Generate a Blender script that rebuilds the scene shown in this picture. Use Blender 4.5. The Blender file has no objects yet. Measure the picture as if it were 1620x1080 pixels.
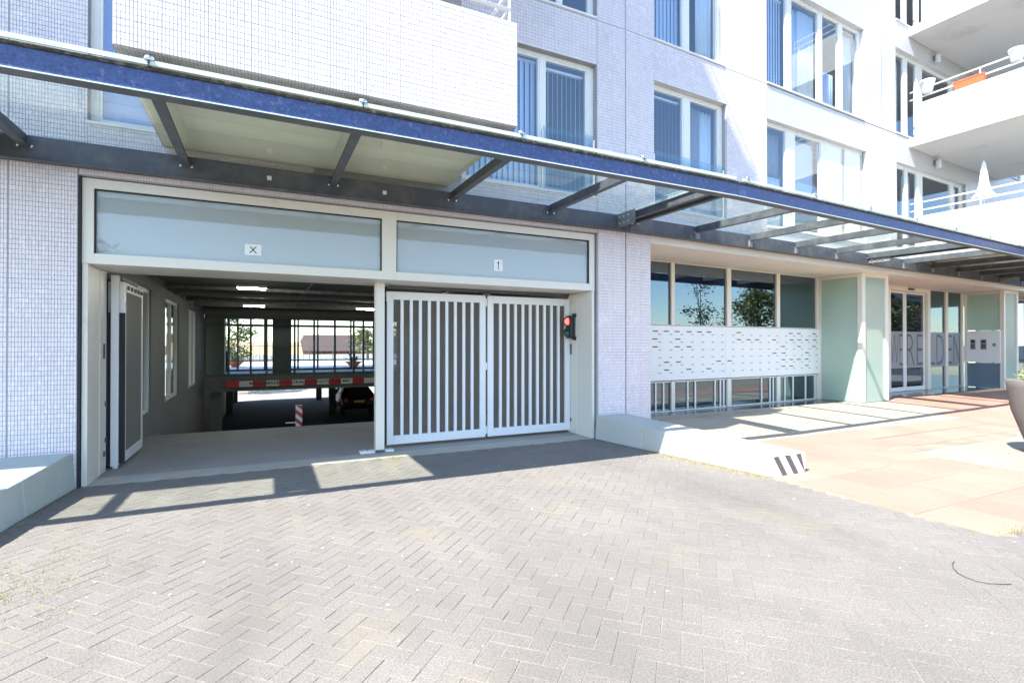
import bpy, math, random
import numpy as np
from mathutils import Vector
random.seed(7); rng = np.random.default_rng(7)
R = math.radians
sc = bpy.context.scene

# ------------------------------------------------------------------ camera, sky, sun, exposure
F_PX, PSI, PITCH = 818.0, 25.8, 0.35
cam_d = bpy.data.cameras.new('camera'); cam = bpy.data.objects.new('camera', cam_d); sc.collection.objects.link(cam)
cam_d.sensor_width = 36.0; cam_d.lens = 36.0 * F_PX / 1620.0
cam_d.clip_start = 0.05; cam_d.clip_end = 2000
cam.location = (0, -7.08, 1.55); cam.rotation_euler = (R(90 + PITCH), 0, R(-PSI))
sc.camera = cam
SHX, SHY = 0.75, 0.265                       # sunlight drifts this far per metre of fall
sun_az = math.atan2(-SHX, -SHY); sun_el = math.atan2(1, math.hypot(SHX, SHY))
w = bpy.data.worlds.new('World'); sc.world = w; w.use_nodes = True
nt = w.node_tree; bg = nt.nodes['Background']
sky = nt.nodes.new('ShaderNodeTexSky'); sky.sky_type = 'NISHITA'; sky.sun_disc = False
sky.sun_elevation = sun_el; sky.sun_rotation = sun_az % (2 * math.pi)
sky.air_density = 1.0; sky.dust_density = 0.15; sky.ozone_density = 2.0
nt.links.new(sky.outputs[0], bg.inputs['Color']); bg.inputs['Strength'].default_value = 0.15
sd = bpy.data.lights.new('sun', 'SUN'); sd.energy = 4.2; sd.angle = R(0.5); sd.color = (1.0, 0.95, 0.875)
sun = bpy.data.objects.new('sun', sd); sc.collection.objects.link(sun)
sun.rotation_euler = Vector((SHX, SHY, -1)).to_track_quat('-Z', 'Y').to_euler(); sun.location = (-20, -12, 30)
sc.view_settings.view_transform = 'Standard'; sc.view_settings.look = 'None'
sc.view_settings.exposure = 1.62; sc.view_settings.gamma = 1.0; sc.view_settings.use_curve_mapping = False
sc.render.engine = 'CYCLES'
cy = sc.cycles
cy.max_bounces = 8; cy.diffuse_bounces = 4; cy.glossy_bounces = 4; cy.transparent_max_bounces = 16
cy.transmission_bounces = 4; cy.caustics_reflective = False; cy.caustics_refractive = False
cy.use_denoising = True; cy.sample_clamp_indirect = 6.0

# ------------------------------------------------------------------ materials
def nodes(name):
    m = bpy.data.materials.new(name); m.use_nodes = True
    t = m.node_tree; return m, t, t.nodes['Principled BSDF'], t.nodes, t.links

def pm(name, col, rough=0.5, metal=0.0, var=0.12, scale=3.0, fine=60.0, fvar=0.08, bump=0.0, bscale=80.0, spec=0.5,
       dirt=None, dscale=1.5, dlo=0.5, dhi=0.75, objrand=0.0, attr=False, rvar=0.1, stain=None):
    """principled surface with large and fine colour variation, optional dirt patches and fine relief"""
    m, t, b, N, L = nodes(name)
    geo = N.new('ShaderNodeNewGeometry')
    n1 = N.new('ShaderNodeTexNoise'); n1.inputs['Scale'].default_value = scale; n1.inputs['Detail'].default_value = 5
    n2 = N.new('ShaderNodeTexNoise'); n2.inputs['Scale'].default_value = fine; n2.inputs['Detail'].default_value = 3
    L.new(geo.outputs['Position'], n1.inputs['Vector']); L.new(geo.outputs['Position'], n2.inputs['Vector'])
    def mul_add(sock, k, c):
        q = N.new('ShaderNodeMath'); q.operation = 'MULTIPLY_ADD'
        L.new(sock, q.inputs[0]); q.inputs[1].default_value = k; q.inputs[2].default_value = c; return q.outputs[0]
    f = mul_add(n1.outputs['Fac'], 2 * var, 1 - var)
    g = mul_add(n2.outputs['Fac'], 2 * fvar, 1 - fvar)
    q = N.new('ShaderNodeMath'); q.operation = 'MULTIPLY'; L.new(f, q.inputs[0]); L.new(g, q.inputs[1]); val = q.outputs[0]
    if objrand:
        oi = N.new('ShaderNodeObjectInfo'); src = oi.outputs['Random']
        if attr:
            at = N.new('ShaderNodeAttribute'); at.attribute_name = 'rnd'
            ad = N.new('ShaderNodeMath'); ad.operation = 'ADD'; L.new(src, ad.inputs[0]); L.new(at.outputs['Fac'], ad.inputs[1])
            fr = N.new('ShaderNodeMath'); fr.operation = 'FRACT'; L.new(ad.outputs[0], fr.inputs[0]); src = fr.outputs[0]
        o = mul_add(src, 2 * objrand, 1 - objrand)
        q2 = N.new('ShaderNodeMath'); q2.operation = 'MULTIPLY'; L.new(val, q2.inputs[0]); L.new(o, q2.inputs[1]); val = q2.outputs[0]
    mx = N.new('ShaderNodeVectorMath'); mx.operation = 'SCALE'; mx.inputs[0].default_value = col[:3]; L.new(val, mx.inputs['Scale'])
    out = mx.outputs[0]
    if dirt:
        n3 = N.new('ShaderNodeTexNoise'); n3.inputs['Scale'].default_value = dscale; n3.inputs['Detail'].default_value = 8
        n3.inputs['Roughness'].default_value = 0.65
        L.new(geo.outputs['Position'], n3.inputs['Vector'])
        mr = N.new('ShaderNodeMapRange'); mr.inputs[1].default_value = dlo; mr.inputs[2].default_value = dhi
        L.new(n3.outputs['Fac'], mr.inputs[0])
        mi = N.new('ShaderNodeMix'); mi.data_type = 'RGBA'
        L.new(mr.outputs[0], mi.inputs[0]); L.new(out, mi.inputs[6]); mi.inputs[7].default_value = (*dirt, 1)
        out = mi.outputs[2]
    if stain:                      # oil spots and worn wheel paths
        v1 = N.new('ShaderNodeTexNoise'); v1.inputs['Scale'].default_value = 0.55; v1.inputs['Detail'].default_value = 9; v1.inputs['Distortion'].default_value = 0.6
        mp_ = N.new('ShaderNodeMapping'); mp_.inputs['Scale'].default_value = (1.6, 0.45, 1.0); mp_.inputs['Location'].default_value = (3.1, 1.7, 0)
        L.new(geo.outputs['Position'], mp_.inputs[0]); L.new(mp_.outputs[0], v1.inputs['Vector'])
        m1 = N.new('ShaderNodeMapRange'); m1.inputs[1].default_value = 0.53; m1.inputs[2].default_value = 0.80; m1.inputs[4].default_value = 0.55
        L.new(v1.outputs['Fac'], m1.inputs[0])
        ms = N.new('ShaderNodeMix'); ms.data_type = 'RGBA'; L.new(m1.outputs[0], ms.inputs[0]); L.new(out, ms.inputs[6]); ms.inputs[7].default_value = (*stain, 1)
        out = ms.outputs[2]
    L.new(out, b.inputs['Base Color'])
    L.new(mul_add(n1.outputs['Fac'], 2 * rvar, rough - rvar), b.inputs['Roughness'])
    b.inputs['Metallic'].default_value = metal; b.inputs['Specular IOR Level'].default_value = spec
    if bump:
        n4 = N.new('ShaderNodeTexNoise'); n4.inputs['Scale'].default_value = bscale; n4.inputs['Detail'].default_value = 4
        L.new(geo.outputs['Position'], n4.inputs['Vector'])
        bp = N.new('ShaderNodeBump'); bp.inputs['Strength'].default_value = bump; bp.inputs['Distance'].default_value = 0.01
        L.new(n4.outputs['Fac'], bp.inputs['Height']); L.new(bp.outputs[0], b.inputs['Normal'])
    return m

def glass(name, tint=(0.9, 0.95, 0.95), ior=1.7, rough=0.0, gcol=(0.95, 0.97, 1.0), dirt=0.0, milk=None, milk_fac=0.0):
    m = bpy.data.materials.new(name); m.use_nodes = True
    t = m.node_tree; N, L = t.nodes, t.links; N.clear()
    out = N.new('ShaderNodeOutputMaterial')
    tr = N.new('ShaderNodeBsdfTransparent'); tr.inputs[0].default_value = (*tint, 1)
    gl = N.new('ShaderNodeBsdfGlossy'); gl.inputs['Roughness'].default_value = rough; gl.inputs[0].default_value = (*gcol, 1)
    fr = N.new('ShaderNodeFresnel'); fr.inputs[0].default_value = ior
    base = tr.outputs[0]
    if milk or dirt:
        df = N.new('ShaderNodeBsdfDiffuse'); df.inputs[0].default_value = (*(milk or (0.5, 0.5, 0.45)), 1)
        tl = N.new('ShaderNodeBsdfTranslucent'); tl.inputs[0].default_value = (*(milk or (0.5, 0.5, 0.45)), 1)
        half = N.new('ShaderNodeMixShader'); half.inputs[0].default_value = 0.5
        L.new(df.outputs[0], half.inputs[1]); L.new(tl.outputs[0], half.inputs[2])
        mk = N.new('ShaderNodeMixShader'); L.new(base, mk.inputs[1]); L.new(half.outputs[0], mk.inputs[2])
        if dirt:
            geo = N.new('ShaderNodeNewGeometry'); no = N.new('ShaderNodeTexNoise'); no.inputs['Scale'].default_value = 2.2
            no.inputs['Detail'].default_value = 8; L.new(geo.outputs['Position'], no.inputs['Vector'])
            mr = N.new('ShaderNodeMapRange'); mr.inputs[1].default_value = 0.35; mr.inputs[2].default_value = 0.8
            mr.inputs[3].default_value = milk_fac; mr.inputs[4].default_value = milk_fac + dirt
            L.new(no.outputs['Fac'], mr.inputs[0]); L.new(mr.outputs[0], mk.inputs[0])
        else: mk.inputs[0].default_value = milk_fac
        base = mk.outputs[0]
    geo2 = N.new('ShaderNodeNewGeometry'); inv = N.new('ShaderNodeMath'); inv.operation = 'SUBTRACT'; inv.inputs[0].default_value = 1.0
    L.new(geo2.outputs['Backfacing'], inv.inputs[1]); fm = N.new('ShaderNodeMath'); fm.operation = 'MULTIPLY'   # reflect at the outer face only
    L.new(fr.outputs[0], fm.inputs[0]); L.new(inv.outputs[0], fm.inputs[1])
    mx = N.new('ShaderNodeMixShader'); L.new(fm.outputs[0], mx.inputs[0]); L.new(base, mx.inputs[1]); L.new(gl.outputs[0], mx.inputs[2])
    L.new(mx.outputs[0], out.inputs['Surface']); return m

def emit(name, col, s):
    m, t, b, N, L = nodes(name); b.inputs['Base Color'].default_value = (*col, 1)
    b.inputs['Emission Color'].default_value = (*col, 1); b.inputs['Emission Strength'].default_value = s; return m

def tilewall(name, col, grout, tw, th):
    """far mosaic tiling as a fine grid with recessed joints (world x/z based)"""
    m, t, b, N, L = nodes(name)
    geo = N.new('ShaderNodeNewGeometry'); sp = N.new('ShaderNodeSeparateXYZ'); L.new(geo.outputs['Position'], sp.inputs[0])
    cb = N.new('ShaderNodeCombineXYZ'); L.new(sp.outputs['X'], cb.inputs[0]); L.new(sp.outputs['Z'], cb.inputs[1])
    br = N.new('ShaderNodeTexBrick'); br.offset = 0.0; br.squash = 1.0
    br.inputs['Scale'].default_value = 1.0; br.inputs['Brick Width'].default_value = tw; br.inputs['Row Height'].default_value = th
    br.inputs['Mortar Size'].default_value = 0.0022; br.inputs['Mortar Smooth'].default_value = 0.2
    c = col; br.inputs['Color1'].default_value = (*c, 1); br.inputs['Color2'].default_value = (c[0] * .94, c[1] * .94, c[2] * .95, 1)
    br.inputs['Mortar'].default_value = (*grout, 1)
    L.new(cb.outputs[0], br.inputs['Vector']); L.new(br.outputs['Color'], b.inputs['Base Color'])
    bp = N.new('ShaderNodeBump'); bp.invert = True; bp.inputs['Strength'].default_value = 0.3; bp.inputs['Distance'].default_value = 0.003
    L.new(br.outputs['Fac'], bp.inputs['Height']); L.new(bp.outputs[0], b.inputs['Normal'])
    b.inputs['Roughness'].default_value = 0.3; return m

M = {}
M['tile'] = pm('white_mosaic_tile', (0.80, 0.745, 0.785), 0.28, var=0.05, scale=1.2, fine=45, fvar=0.05, attr=True, objrand=0.06)
M['grout'] = pm('grey_grout', (0.385, 0.375, 0.39), 0.85, var=0.15, scale=4)
M['tilefar'] = tilewall('white_mosaic_far', (0.72, 0.715, 0.725), (0.36, 0.36, 0.37), 0.0262, 0.0512)
M['render'] = pm('white_painted_concrete', (0.68, 0.675, 0.66), 0.6, var=0.04, scale=1.5, fvar=0.03, dirt=(0.42, 0.41, 0.38), dscale=0.9, dlo=0.56, dhi=0.9)
M['soffit'] = pm('soffit_panel', (0.84, 0.79, 0.70), 0.55, var=0.04, scale=1.0, fvar=0.02)
M['cream'] = pm('cream_enamel', (0.76, 0.73, 0.66), 0.38, var=0.04, scale=1.6, fvar=0.03, dirt=(0.52, 0.47, 0.38), dscale=2.6, dlo=0.6, dhi=0.95)
M['white'] = pm('white_enamel', (0.82, 0.83, 0.84), 0.35, var=0.03, scale=2, fvar=0.03, dirt=(0.6, 0.59, 0.56), dscale=4.0, dlo=0.66, dhi=0.98)
M['uframe'] = pm('window_frame_white', (0.82, 0.82, 0.80), 0.4, var=0.03, scale=2, fvar=0.02)
M['blue_beam'] = pm('weathered_blue_steel', (0.05, 0.082, 0.215), 0.42, var=0.35, scale=6, fine=45, fvar=0.7, bump=0.35, bscale=60,
                    dirt=(0.20, 0.24, 0.36), dscale=26, dlo=0.56, dhi=0.74)
M['beam_dirt'] = pm('grimy_beam_edge', (0.055, 0.05, 0.042), 0.9, var=0.4, scale=12, fvar=0.5, bump=0.8, bscale=50, dirt=(0.26, 0.22, 0.16), dscale=18, dlo=0.5, dhi=0.72)
M['steel'] = pm('dark_galvanised_steel', (0.085, 0.095, 0.115), 0.5, var=0.3, scale=5, fvar=0.25, bump=0.15, bscale=60, dirt=(0.17, 0.165, 0.15), dscale=5, dlo=0.5, dhi=0.8)
M['steel_grey'] = pm('weathered_grey_steel', (0.22, 0.23, 0.25), 0.55, var=0.35, scale=6, fvar=0.3, dirt=(0.42, 0.40, 0.36), dscale=7, dlo=0.5, dhi=0.75)
M['chrome'] = pm('stainless_bolt', (0.72, 0.72, 0.72), 0.25, metal=1.0, var=0.1)
M['cglass'] = glass('canopy_glass', (0.945, 0.975, 0.94), 1.30, 0.02, dirt=0.07, milk=(0.80, 0.86, 0.80), milk_fac=0.02)
M['edge'] = pm('green_glass_edge', (0.60, 0.70, 0.62), 0.2, var=0.12, scale=3)
M['win'] = glass('window_glass', (0.93, 0.97, 1.0), 2.5, 0.0, gcol=(0.86, 0.93, 1.0))
M['mwin'] = glass('lobby_glass', (0.42, 0.47, 0.50), 2.7, 0.0, gcol=(0.66, 0.84, 1.0))
M['gwin'] = glass('garage_glass', (0.92, 0.96, 0.96), 1.16, 0.0)
M['green'] = glass('green_frosted_glass', (0.5, 0.7, 0.6), 1.45, 0.12, milk=(0.70, 0.84, 0.76), milk_fac=0.95)
M['transom'] = glass('milky_transom_glass', (0.5, 0.55, 0.55), 1.75, 0.03, milk=(0.70, 0.76, 0.78), milk_fac=0.97)
M['frost'] = glass('frosted_band', (0.7, 0.75, 0.78), 1.4, 0.2, milk=(0.62, 0.66, 0.70), milk_fac=0.8)
M['balglass'] = glass('balustrade_glass', (0.82, 0.9, 0.95), 1.5, 0.0, milk=(0.6, 0.7, 0.8), milk_fac=0.08)
M['mesh'] = glass('gate_mesh', (0.62, 0.62, 0.62), 1.05, 0.4, gcol=(0.3, 0.3, 0.3), milk=(0.52, 0.475, 0.43), milk_fac=0.34)
M['perf'] = pm('perforated_sheet', (0.20, 0.19, 0.175), 0.6, var=0.12, scale=2, fine=300, fvar=0.35, bump=0.4, bscale=320)
M['bluepanel'] = pm('blue_grey_glass_panel', (0.15, 0.22, 0.29), 0.12, var=0.06, rvar=0.03)
M['paver'] = pm('grey_concrete_paver', (0.212, 0.195, 0.178), 0.85, var=0.2, scale=0.8, fine=105, fvar=0.85, bump=0.5, bscale=260, objrand=0.045, attr=True,
                dirt=(0.29, 0.25, 0.17), dscale=0.9, dlo=0.56, dhi=0.85, stain=(0.115, 0.105, 0.10))
M['sand'] = pm('joint_sand', (0.265, 0.24, 0.185), 0.95, var=0.5, scale=2.2, fine=90, fvar=0.3, bump=0.6, bscale=150)
M['slab'] = pm('pink_paving_slab', (0.42, 0.232, 0.178), 0.8, var=0.18, scale=1.2, fine=110, fvar=0.4, bump=0.3, bscale=220, objrand=0.07)
M['slabw'] = pm('pale_paving_slab', (0.29, 0.27, 0.23), 0.8, var=0.10, scale=1.2, fine=140, fvar=0.12, bump=0.25, bscale=220, objrand=0.06)
M['slab_lit'] = pm('painted_light_slab', (0.42, 0.365, 0.295), 0.8, var=0.16, scale=1.2, fine=140, fvar=0.16, bump=0.25, bscale=220, objrand=0.05)  # pink slabs with the light through the canopy glass painted into the colour
M['granite'] = pm('dark_polished_granite', (0.07, 0.075, 0.085), 0.16, var=0.2, scale=8, fine=150, fvar=0.3, rvar=0.04)
M['concrete'] = pm('worn_concrete', (0.33, 0.32, 0.30), 0.75, var=0.22, scale=1.4, fine=70, fvar=0.15, bump=0.2, bscale=120, dirt=(0.16, 0.155, 0.15), dscale=1.1, dlo=0.55, dhi=0.85)
M['apron'] = pm('pale_concrete_apron', (0.46, 0.44, 0.39), 0.8, var=0.2, scale=2.2, fine=90, fvar=0.15, bump=0.3, bscale=120, dirt=(0.22, 0.21, 0.19), dscale=2.5, dlo=0.55, dhi=0.85)
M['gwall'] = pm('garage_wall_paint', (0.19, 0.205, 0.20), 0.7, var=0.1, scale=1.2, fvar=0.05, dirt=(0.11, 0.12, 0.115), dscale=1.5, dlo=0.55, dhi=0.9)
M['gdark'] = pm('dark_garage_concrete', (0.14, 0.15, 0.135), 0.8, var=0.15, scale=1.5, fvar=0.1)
M['gframe'] = pm('dark_window_mullion', (0.10, 0.115, 0.12), 0.5, var=0.1)
M['lowwall'] = pm('painted_low_wall', (0.46, 0.52, 0.50), 0.55, var=0.08, scale=1.8, fine=60, fvar=0.06, bump=0.1, bscale=60, dirt=(0.33, 0.36, 0.35), dscale=2.2, dlo=0.55, dhi=0.9)
M['lowwallw'] = pm('painted_low_wall_cream', (0.50, 0.52, 0.49), 0.55, var=0.06, scale=1.8, fine=60, fvar=0.06, bump=0.1, bscale=60, dirt=(0.5, 0.48, 0.42), dscale=2.2, dlo=0.6, dhi=0.95)
M['black'] = pm('black_plastic', (0.02, 0.02, 0.022), 0.45, var=0.15)
M['rubber'] = pm('brush_rubber', (0.028, 0.03, 0.035), 0.85, var=0.2)
M['stripe'] = pm('dark_grey_stripe', (0.10, 0.10, 0.105), 0.6)
M['red'] = pm('signal_red', (0.62, 0.03, 0.025), 0.4, var=0.1)
M['signw'] = pm('sign_white', (0.85, 0.86, 0.86), 0.4, var=0.03)
M['redlamp'] = emit('lit_red_lamp', (1.0, 0.06, 0.05), 2.2)
M['greenlamp'] = pm('unlit_green_lens', (0.02, 0.09, 0.085), 0.15, var=0.1)
M['led'] = emit('lit_led_tube', (1.0, 0.96, 0.85), 34.0)
M['slat_cream'] = pm('cream_blind_fabric', (0.80, 0.76, 0.66), 0.8, var=0.05)
M['slat_blue'] = pm('blue_grey_blind_fabric', (0.56, 0.66, 0.86), 0.8, var=0.06)
M['slat_deep'] = pm('deep_blue_blind_fabric', (0.26, 0.32, 0.66), 0.8, var=0.06)
M['curtain'] = pm('pale_curtain', (0.72, 0.76, 0.80), 0.85, var=0.05)
M['curtain_g'] = pm('grey_curtain', (0.30, 0.29, 0.30), 0.85, var=0.05)
M['room'] = pm('room_plaster', (0.26, 0.265, 0.27), 0.8, var=0.05)
M['orange'] = pm('terracotta_orange', (0.66, 0.16, 0.06), 0.5, var=0.08)
M['planter'] = pm('grey_fibre_concrete', (0.155, 0.145, 0.135), 0.8, var=0.2, scale=4, fine=120, fvar=0.2, bump=0.3, bscale=160)
M['soil'] = pm('soil', (0.05, 0.04, 0.03), 0.95, var=0.3)
M['leaf'] = pm('leaf_green', (0.07, 0.115, 0.03), 0.55, var=0.5, scale=2.5, fvar=0.3)
M['leafy'] = pm('leaf_yellow_green', (0.13, 0.15, 0.035), 0.55, var=0.4, scale=2.5, fvar=0.3)
M['leafd'] = pm('leaf_dark', (0.035, 0.06, 0.025), 0.5, var=0.5, scale=3, fvar=0.3)
M['bark'] = pm('bark', (0.10, 0.075, 0.055), 0.9, var=0.3, scale=10, bump=0.5, bscale=30)
M['weed'] = pm('dry_grass', (0.34, 0.29, 0.09), 0.85, var=0.35, scale=8)
M['asphalt'] = pm('asphalt', (0.06, 0.06, 0.062), 0.9, var=0.2, scale=2, fine=200, fvar=0.3, bump=0.4, bscale=300)
M['brick'] = pm('red_brickwork', (0.30, 0.10, 0.065), 0.85, var=0.15, scale=3)
M['yellowwall'] = pm('ochre_brickwork', (0.46, 0.34, 0.18), 0.85, var=0.12, scale=3)
M['roof'] = pm('dark_roof_tile', (0.09, 0.06, 0.055), 0.8, var=0.2, scale=6)
M['roofr'] = pm('orange_roof_tile', (0.36, 0.15, 0.07), 0.8, var=0.2, scale=6)
M['darkglass'] = pm('dark_window', (0.03, 0.035, 0.045), 0.08, var=0.1)
M['carpaint'] = pm('black_car_paint', (0.012, 0.013, 0.016), 0.22, var=0.1, rvar=0.03)
M['plate'] = pm('yellow_number_plate', (0.72, 0.48, 0.03), 0.4)
M['terrace'] = pm('pale_terrace', (0.50, 0.50, 0.52), 0.6, var=0.12, scale=1.0)
M['lowground'] = pm('lower_yard_paving', (0.36, 0.33, 0.28), 0.85, var=0.15, scale=0.8)
M['twig'] = pm('dark_cable', (0.05, 0.055, 0.04), 0.7)

# ------------------------------------------------------------------ geometry helpers
BEND = R(3.2); BX = 5.57
def FA(u, d, z): return (u, d, z)
def FB(u, d, z): return (BX + u * math.cos(BEND) - d * math.sin(BEND), u * math.sin(BEND) + d * math.cos(BEND), z)
def FR(u, d, z): return FB(0.9416 * u - 0.348, 0.9416 * d - 0.395, 0.9416 * z + 0.0905)   # the recessed entrance module, in its own measure
ORG = {}
def root_of(o):
    while o.parent: o = o.parent
    return o
class MB:
    def __init__(s): s.v = []; s.f = []; s.mi = []
    def add(s, vs, fs, mi=0):
        n = len(s.v); s.v += [tuple(p) for p in vs]; s.f += [tuple(i + n for i in f) for f in fs]; s.mi += [mi] * len(fs); return s
    def box(s, u0, u1, d0, d1, z0, z1, F=FA, mi=0):
        c = [F(u, d, z) for z in (z0, z1) for u, d in ((u0, d0), (u1, d0), (u1, d1), (u0, d1))]
        return s.add(c, [(0, 3, 2, 1), (4, 5, 6, 7), (0, 1, 5, 4), (1, 2, 6, 5), (2, 3, 7, 6), (3, 0, 4, 7)], mi)
    def hexa(s, c, mi=0):      # 8 corners, bottom ring then top ring
        return s.add(c, [(0, 3, 2, 1), (4, 5, 6, 7), (0, 1, 5, 4), (1, 2, 6, 5), (2, 3, 7, 6), (3, 0, 4, 7)], mi)
    def tube(s, pts, r, n=8, mi=0, r1=None, cap=True):
        pts = [Vector(p) for p in pts]; rings = []; k = len(pts)
        for i, p in enumerate(pts):
            t = (pts[min(i + 1, k - 1)] - pts[max(i - 1, 0)]).normalized()
            a = t.cross(Vector((0, 0, 1)));
            if a.length < 1e-3: a = t.cross(Vector((0, 1, 0)))
            a.normalize(); b = t.cross(a)
            rr = r if r1 is None else r + (r1 - r) * i / max(1, k - 1)
            rings.append([p + (a * math.cos(q) + b * math.sin(q)) * rr for q in [2 * math.pi * j / n for j in range(n)]])
        vs = [q for ring in rings for q in ring]
        fs = [(i * n + j, (i + 1) * n + j, (i + 1) * n + (j + 1) % n, i * n + (j + 1) % n) for i in range(k - 1) for j in range(n)]
        if cap: fs += [tuple(range(n)), tuple(range((k - 1) * n, k * n))[::-1]]
        return s.add(vs, fs, mi)
    def lathe(s, prof, c=(0, 0, 0), n=24, mi=0, axis=None):
        """prof: list of (radius, height); axis None = z, else a unit vector"""
        ax = Vector(axis) if axis is not None else Vector((0, 0, 1))
        a = ax.cross(Vector((0, 0, 1)));
        if a.length < 1e-3: a = Vector((1, 0, 0))
        a.normalize(); b = ax.cross(a); c = Vector(c)
        vs = [c + ax * h + (a * math.cos(q) + b * math.sin(q)) * r for r, h in prof for q in [2 * math.pi * j / n for j in range(n)]]
        k = len(prof)
        fs = [(i * n + j, i * n + (j + 1) % n, (i + 1) * n + (j + 1) % n, (i + 1) * n + j) for i in range(k - 1) for j in range(n)]
        fs += [tuple(range(n))[::-1], tuple(range((k - 1) * n, k * n))]
        return s.add(vs, fs, mi)
    def build(s, name, mats, parent=None, bev=0, smooth=False, label=None, cat=None, group=None, kind=None, rnd=None, origin=None):
        me = bpy.data.meshes.new(name)
        v = np.array(s.v, dtype=np.float64)
        if parent is not None: o0 = ORG[root_of(parent).name]
        elif origin is not None: o0 = origin
        else:
            lo, hi = v.min(0), v.max(0); o0 = ((lo[0] + hi[0]) / 2, (lo[1] + hi[1]) / 2, lo[2])
        v = v - np.array(o0)
        me.from_pydata(v.tolist(), [], s.f)
        if not isinstance(mats, (list, tuple)): mats = [mats]
        for m in mats: me.materials.append(M[m] if isinstance(m, str) else m)
        if len(mats) > 1: me.polygons.foreach_set('material_index', s.mi)
        if smooth: me.polygons.foreach_set('use_smooth', [True] * len(s.f))
        if rnd is not None:
            at = me.attributes.new('rnd', 'FLOAT', 'FACE'); at.data.foreach_set('value', np.asarray(rnd, dtype=np.float32))
        me.update()
        o = bpy.data.objects.new(name, me); sc.collection.objects.link(o)
        if parent is not None: o.parent = parent
        else: o.location = o0; ORG[o.name] = o0
        if bev:
            bm = o.modifiers.new('bevel', 'BEVEL'); bm.width = bev; bm.segments = 2; bm.limit_method = 'ANGLE'; bm.angle_limit = R(40)
        tag(o, label, cat, group, kind); return o
def tag(o, label=None, cat=None, group=None, kind=None):
    if label: o['label'] = label
    if cat: o['category'] = cat
    if group: o['group'] = group
    if kind: o['kind'] = kind
    return o
def thing(name, loc, label, cat, group=None, kind=None):
    o = bpy.data.objects.new(name, None); o.empty_display_size = 0.1; sc.collection.objects.link(o)
    o.location = loc; ORG[o.name] = tuple(loc); return tag(o, label, cat, group, kind)
def box(name, mats, parent, u0, u1, d0, d1, z0, z1, F=FA, **k):
    return MB().box(u0, u1, d0, d1, z0, z1, F).build(name, mats, parent, **k)
def link_copy(src, parent, loc):
    c = src.copy(); sc.collection.objects.link(c); c.parent = parent; c.location = loc; return c
def text_mesh(txt, size, width=None, extrude=0.0, spacing=1.0, bold=0.0):
    cu = bpy.data.curves.new('txt', 'FONT'); cu.body = txt; cu.size = size; cu.extrude = extrude; cu.space_character = spacing
    cu.offset = bold; cu.resolution_u = 3
    ob = bpy.data.objects.new('txt', cu); sc.collection.objects.link(ob)
    dg = bpy.context.evaluated_depsgraph_get(); me = bpy.data.meshes.new_from_object(ob.evaluated_get(dg))
    v = [tuple(p.co) for p in me.vertices]; f = [tuple(p.vertices) for p in me.polygons]
    bpy.data.objects.remove(ob); bpy.data.curves.remove(cu); bpy.data.meshes.remove(me)
    xs = [p[0] for p in v]; x0, x1 = min(xs), max(xs)
    ys = [p[1] for p in v]; y0, y1 = min(ys), max(ys)
    k = (width / (x1 - x0)) if width else 1.0
    return [((p[0] - x0) * k, p[1] - y0, p[2]) for p in v], f, (x1 - x0) * k, y1 - y0

def wall_cells(u0, u1, z0, z1, holes):
    """rectangles that cover a wall around its openings"""
    us = sorted({u0, u1, *[h[0] for h in holes], *[h[1] for h in holes]}); us = [u for u in us if u0 <= u <= u1]
    out = []
    for a, b in zip(us, us[1:]):
        hs = sorted((h[2], h[3]) for h in holes if h[0] < b - 1e-6 and h[1] > a + 1e-6)
        z = z0
        for p, q in hs:
            if p > z + 1e-6: out.append((a, b, z, min(p, z1)))
            z = max(z, q)
        if z < z1 - 1e-6: out.append((a, b, z, z1))
    return out

TW, TH, GAP = 0.0262, 0.0512, 0.0034
def tiles(parent, rects, F=FA, d=0.0, t=0.006, face='front', name='mosaic_tile_cladding'):
    """thousands of small mosaic tiles standing proud of the grout; joined as one part"""
    V = []; Fc = []; rn = []; n = 0
    for (u0, u1, z0, z1) in rects:
        nu = max(1, round((u1 - u0) / TW)); nz = max(1, round((z1 - z0) / TH)); pu = (u1 - u0) / nu; pz = (z1 - z0) / nz
        for i in range(nu):
            for j in range(nz):
                g0 = GAP * (0.85 if (i % 12) else 1.7); h0 = GAP * (1.0 if (j % 4) else 1.75)
                a, b = u0 + i * pu + g0 / 2, u0 + (i + 1) * pu - GAP * .42; p, q = z0 + j * pz + h0 / 2, z0 + (j + 1) * pz - GAP * .5
                tt = t + random.uniform(-0.0006, 0.0006); e = 0.0012
                if face == 'front':
                    c = [F(a, d, p), F(b, d, p), F(b, d, q), F(a, d, q), F(a + e, d - tt, p + e), F(b - e, d - tt, p + e), F(b - e, d - tt, q - e), F(a + e, d - tt, q - e)]
                else:      # underside: u along, z = depth
                    c = [F(a, p, d), F(b, p, d), F(b, q, d), F(a, q, d), F(a + e, p + e, d - tt), F(b - e, p + e, d - tt), F(b - e, q - e, d - tt), F(a + e, q - e, d - tt)]
                V += c; Fc += [(n + 4, n + 5, n + 6, n + 7), (n, n + 1, n + 5, n + 4), (n + 1, n + 2, n + 6, n + 5), (n + 2, n + 3, n + 7, n + 6), (n + 3, n, n + 4, n + 7)]
                rn += [((hash((i // 12, j // 6)) % 97) / 97 * 0.5 + random.random() * 0.5)] * 5; n += 8
    mb = MB(); mb.v = V; mb.f = Fc; mb.mi = [0] * len(Fc)
    return mb.build(name, 'tile', parent, kind='stuff', rnd=rn)

# ------------------------------------------------------------------ ground, paving
def sheet(name, pts, z, mat, **k):
    mb = MB(); mb.add([(x, y, z) for x, y in pts], [tuple(range(len(pts)))]); return mb.build(name, mat, kind='structure', **k)
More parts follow.
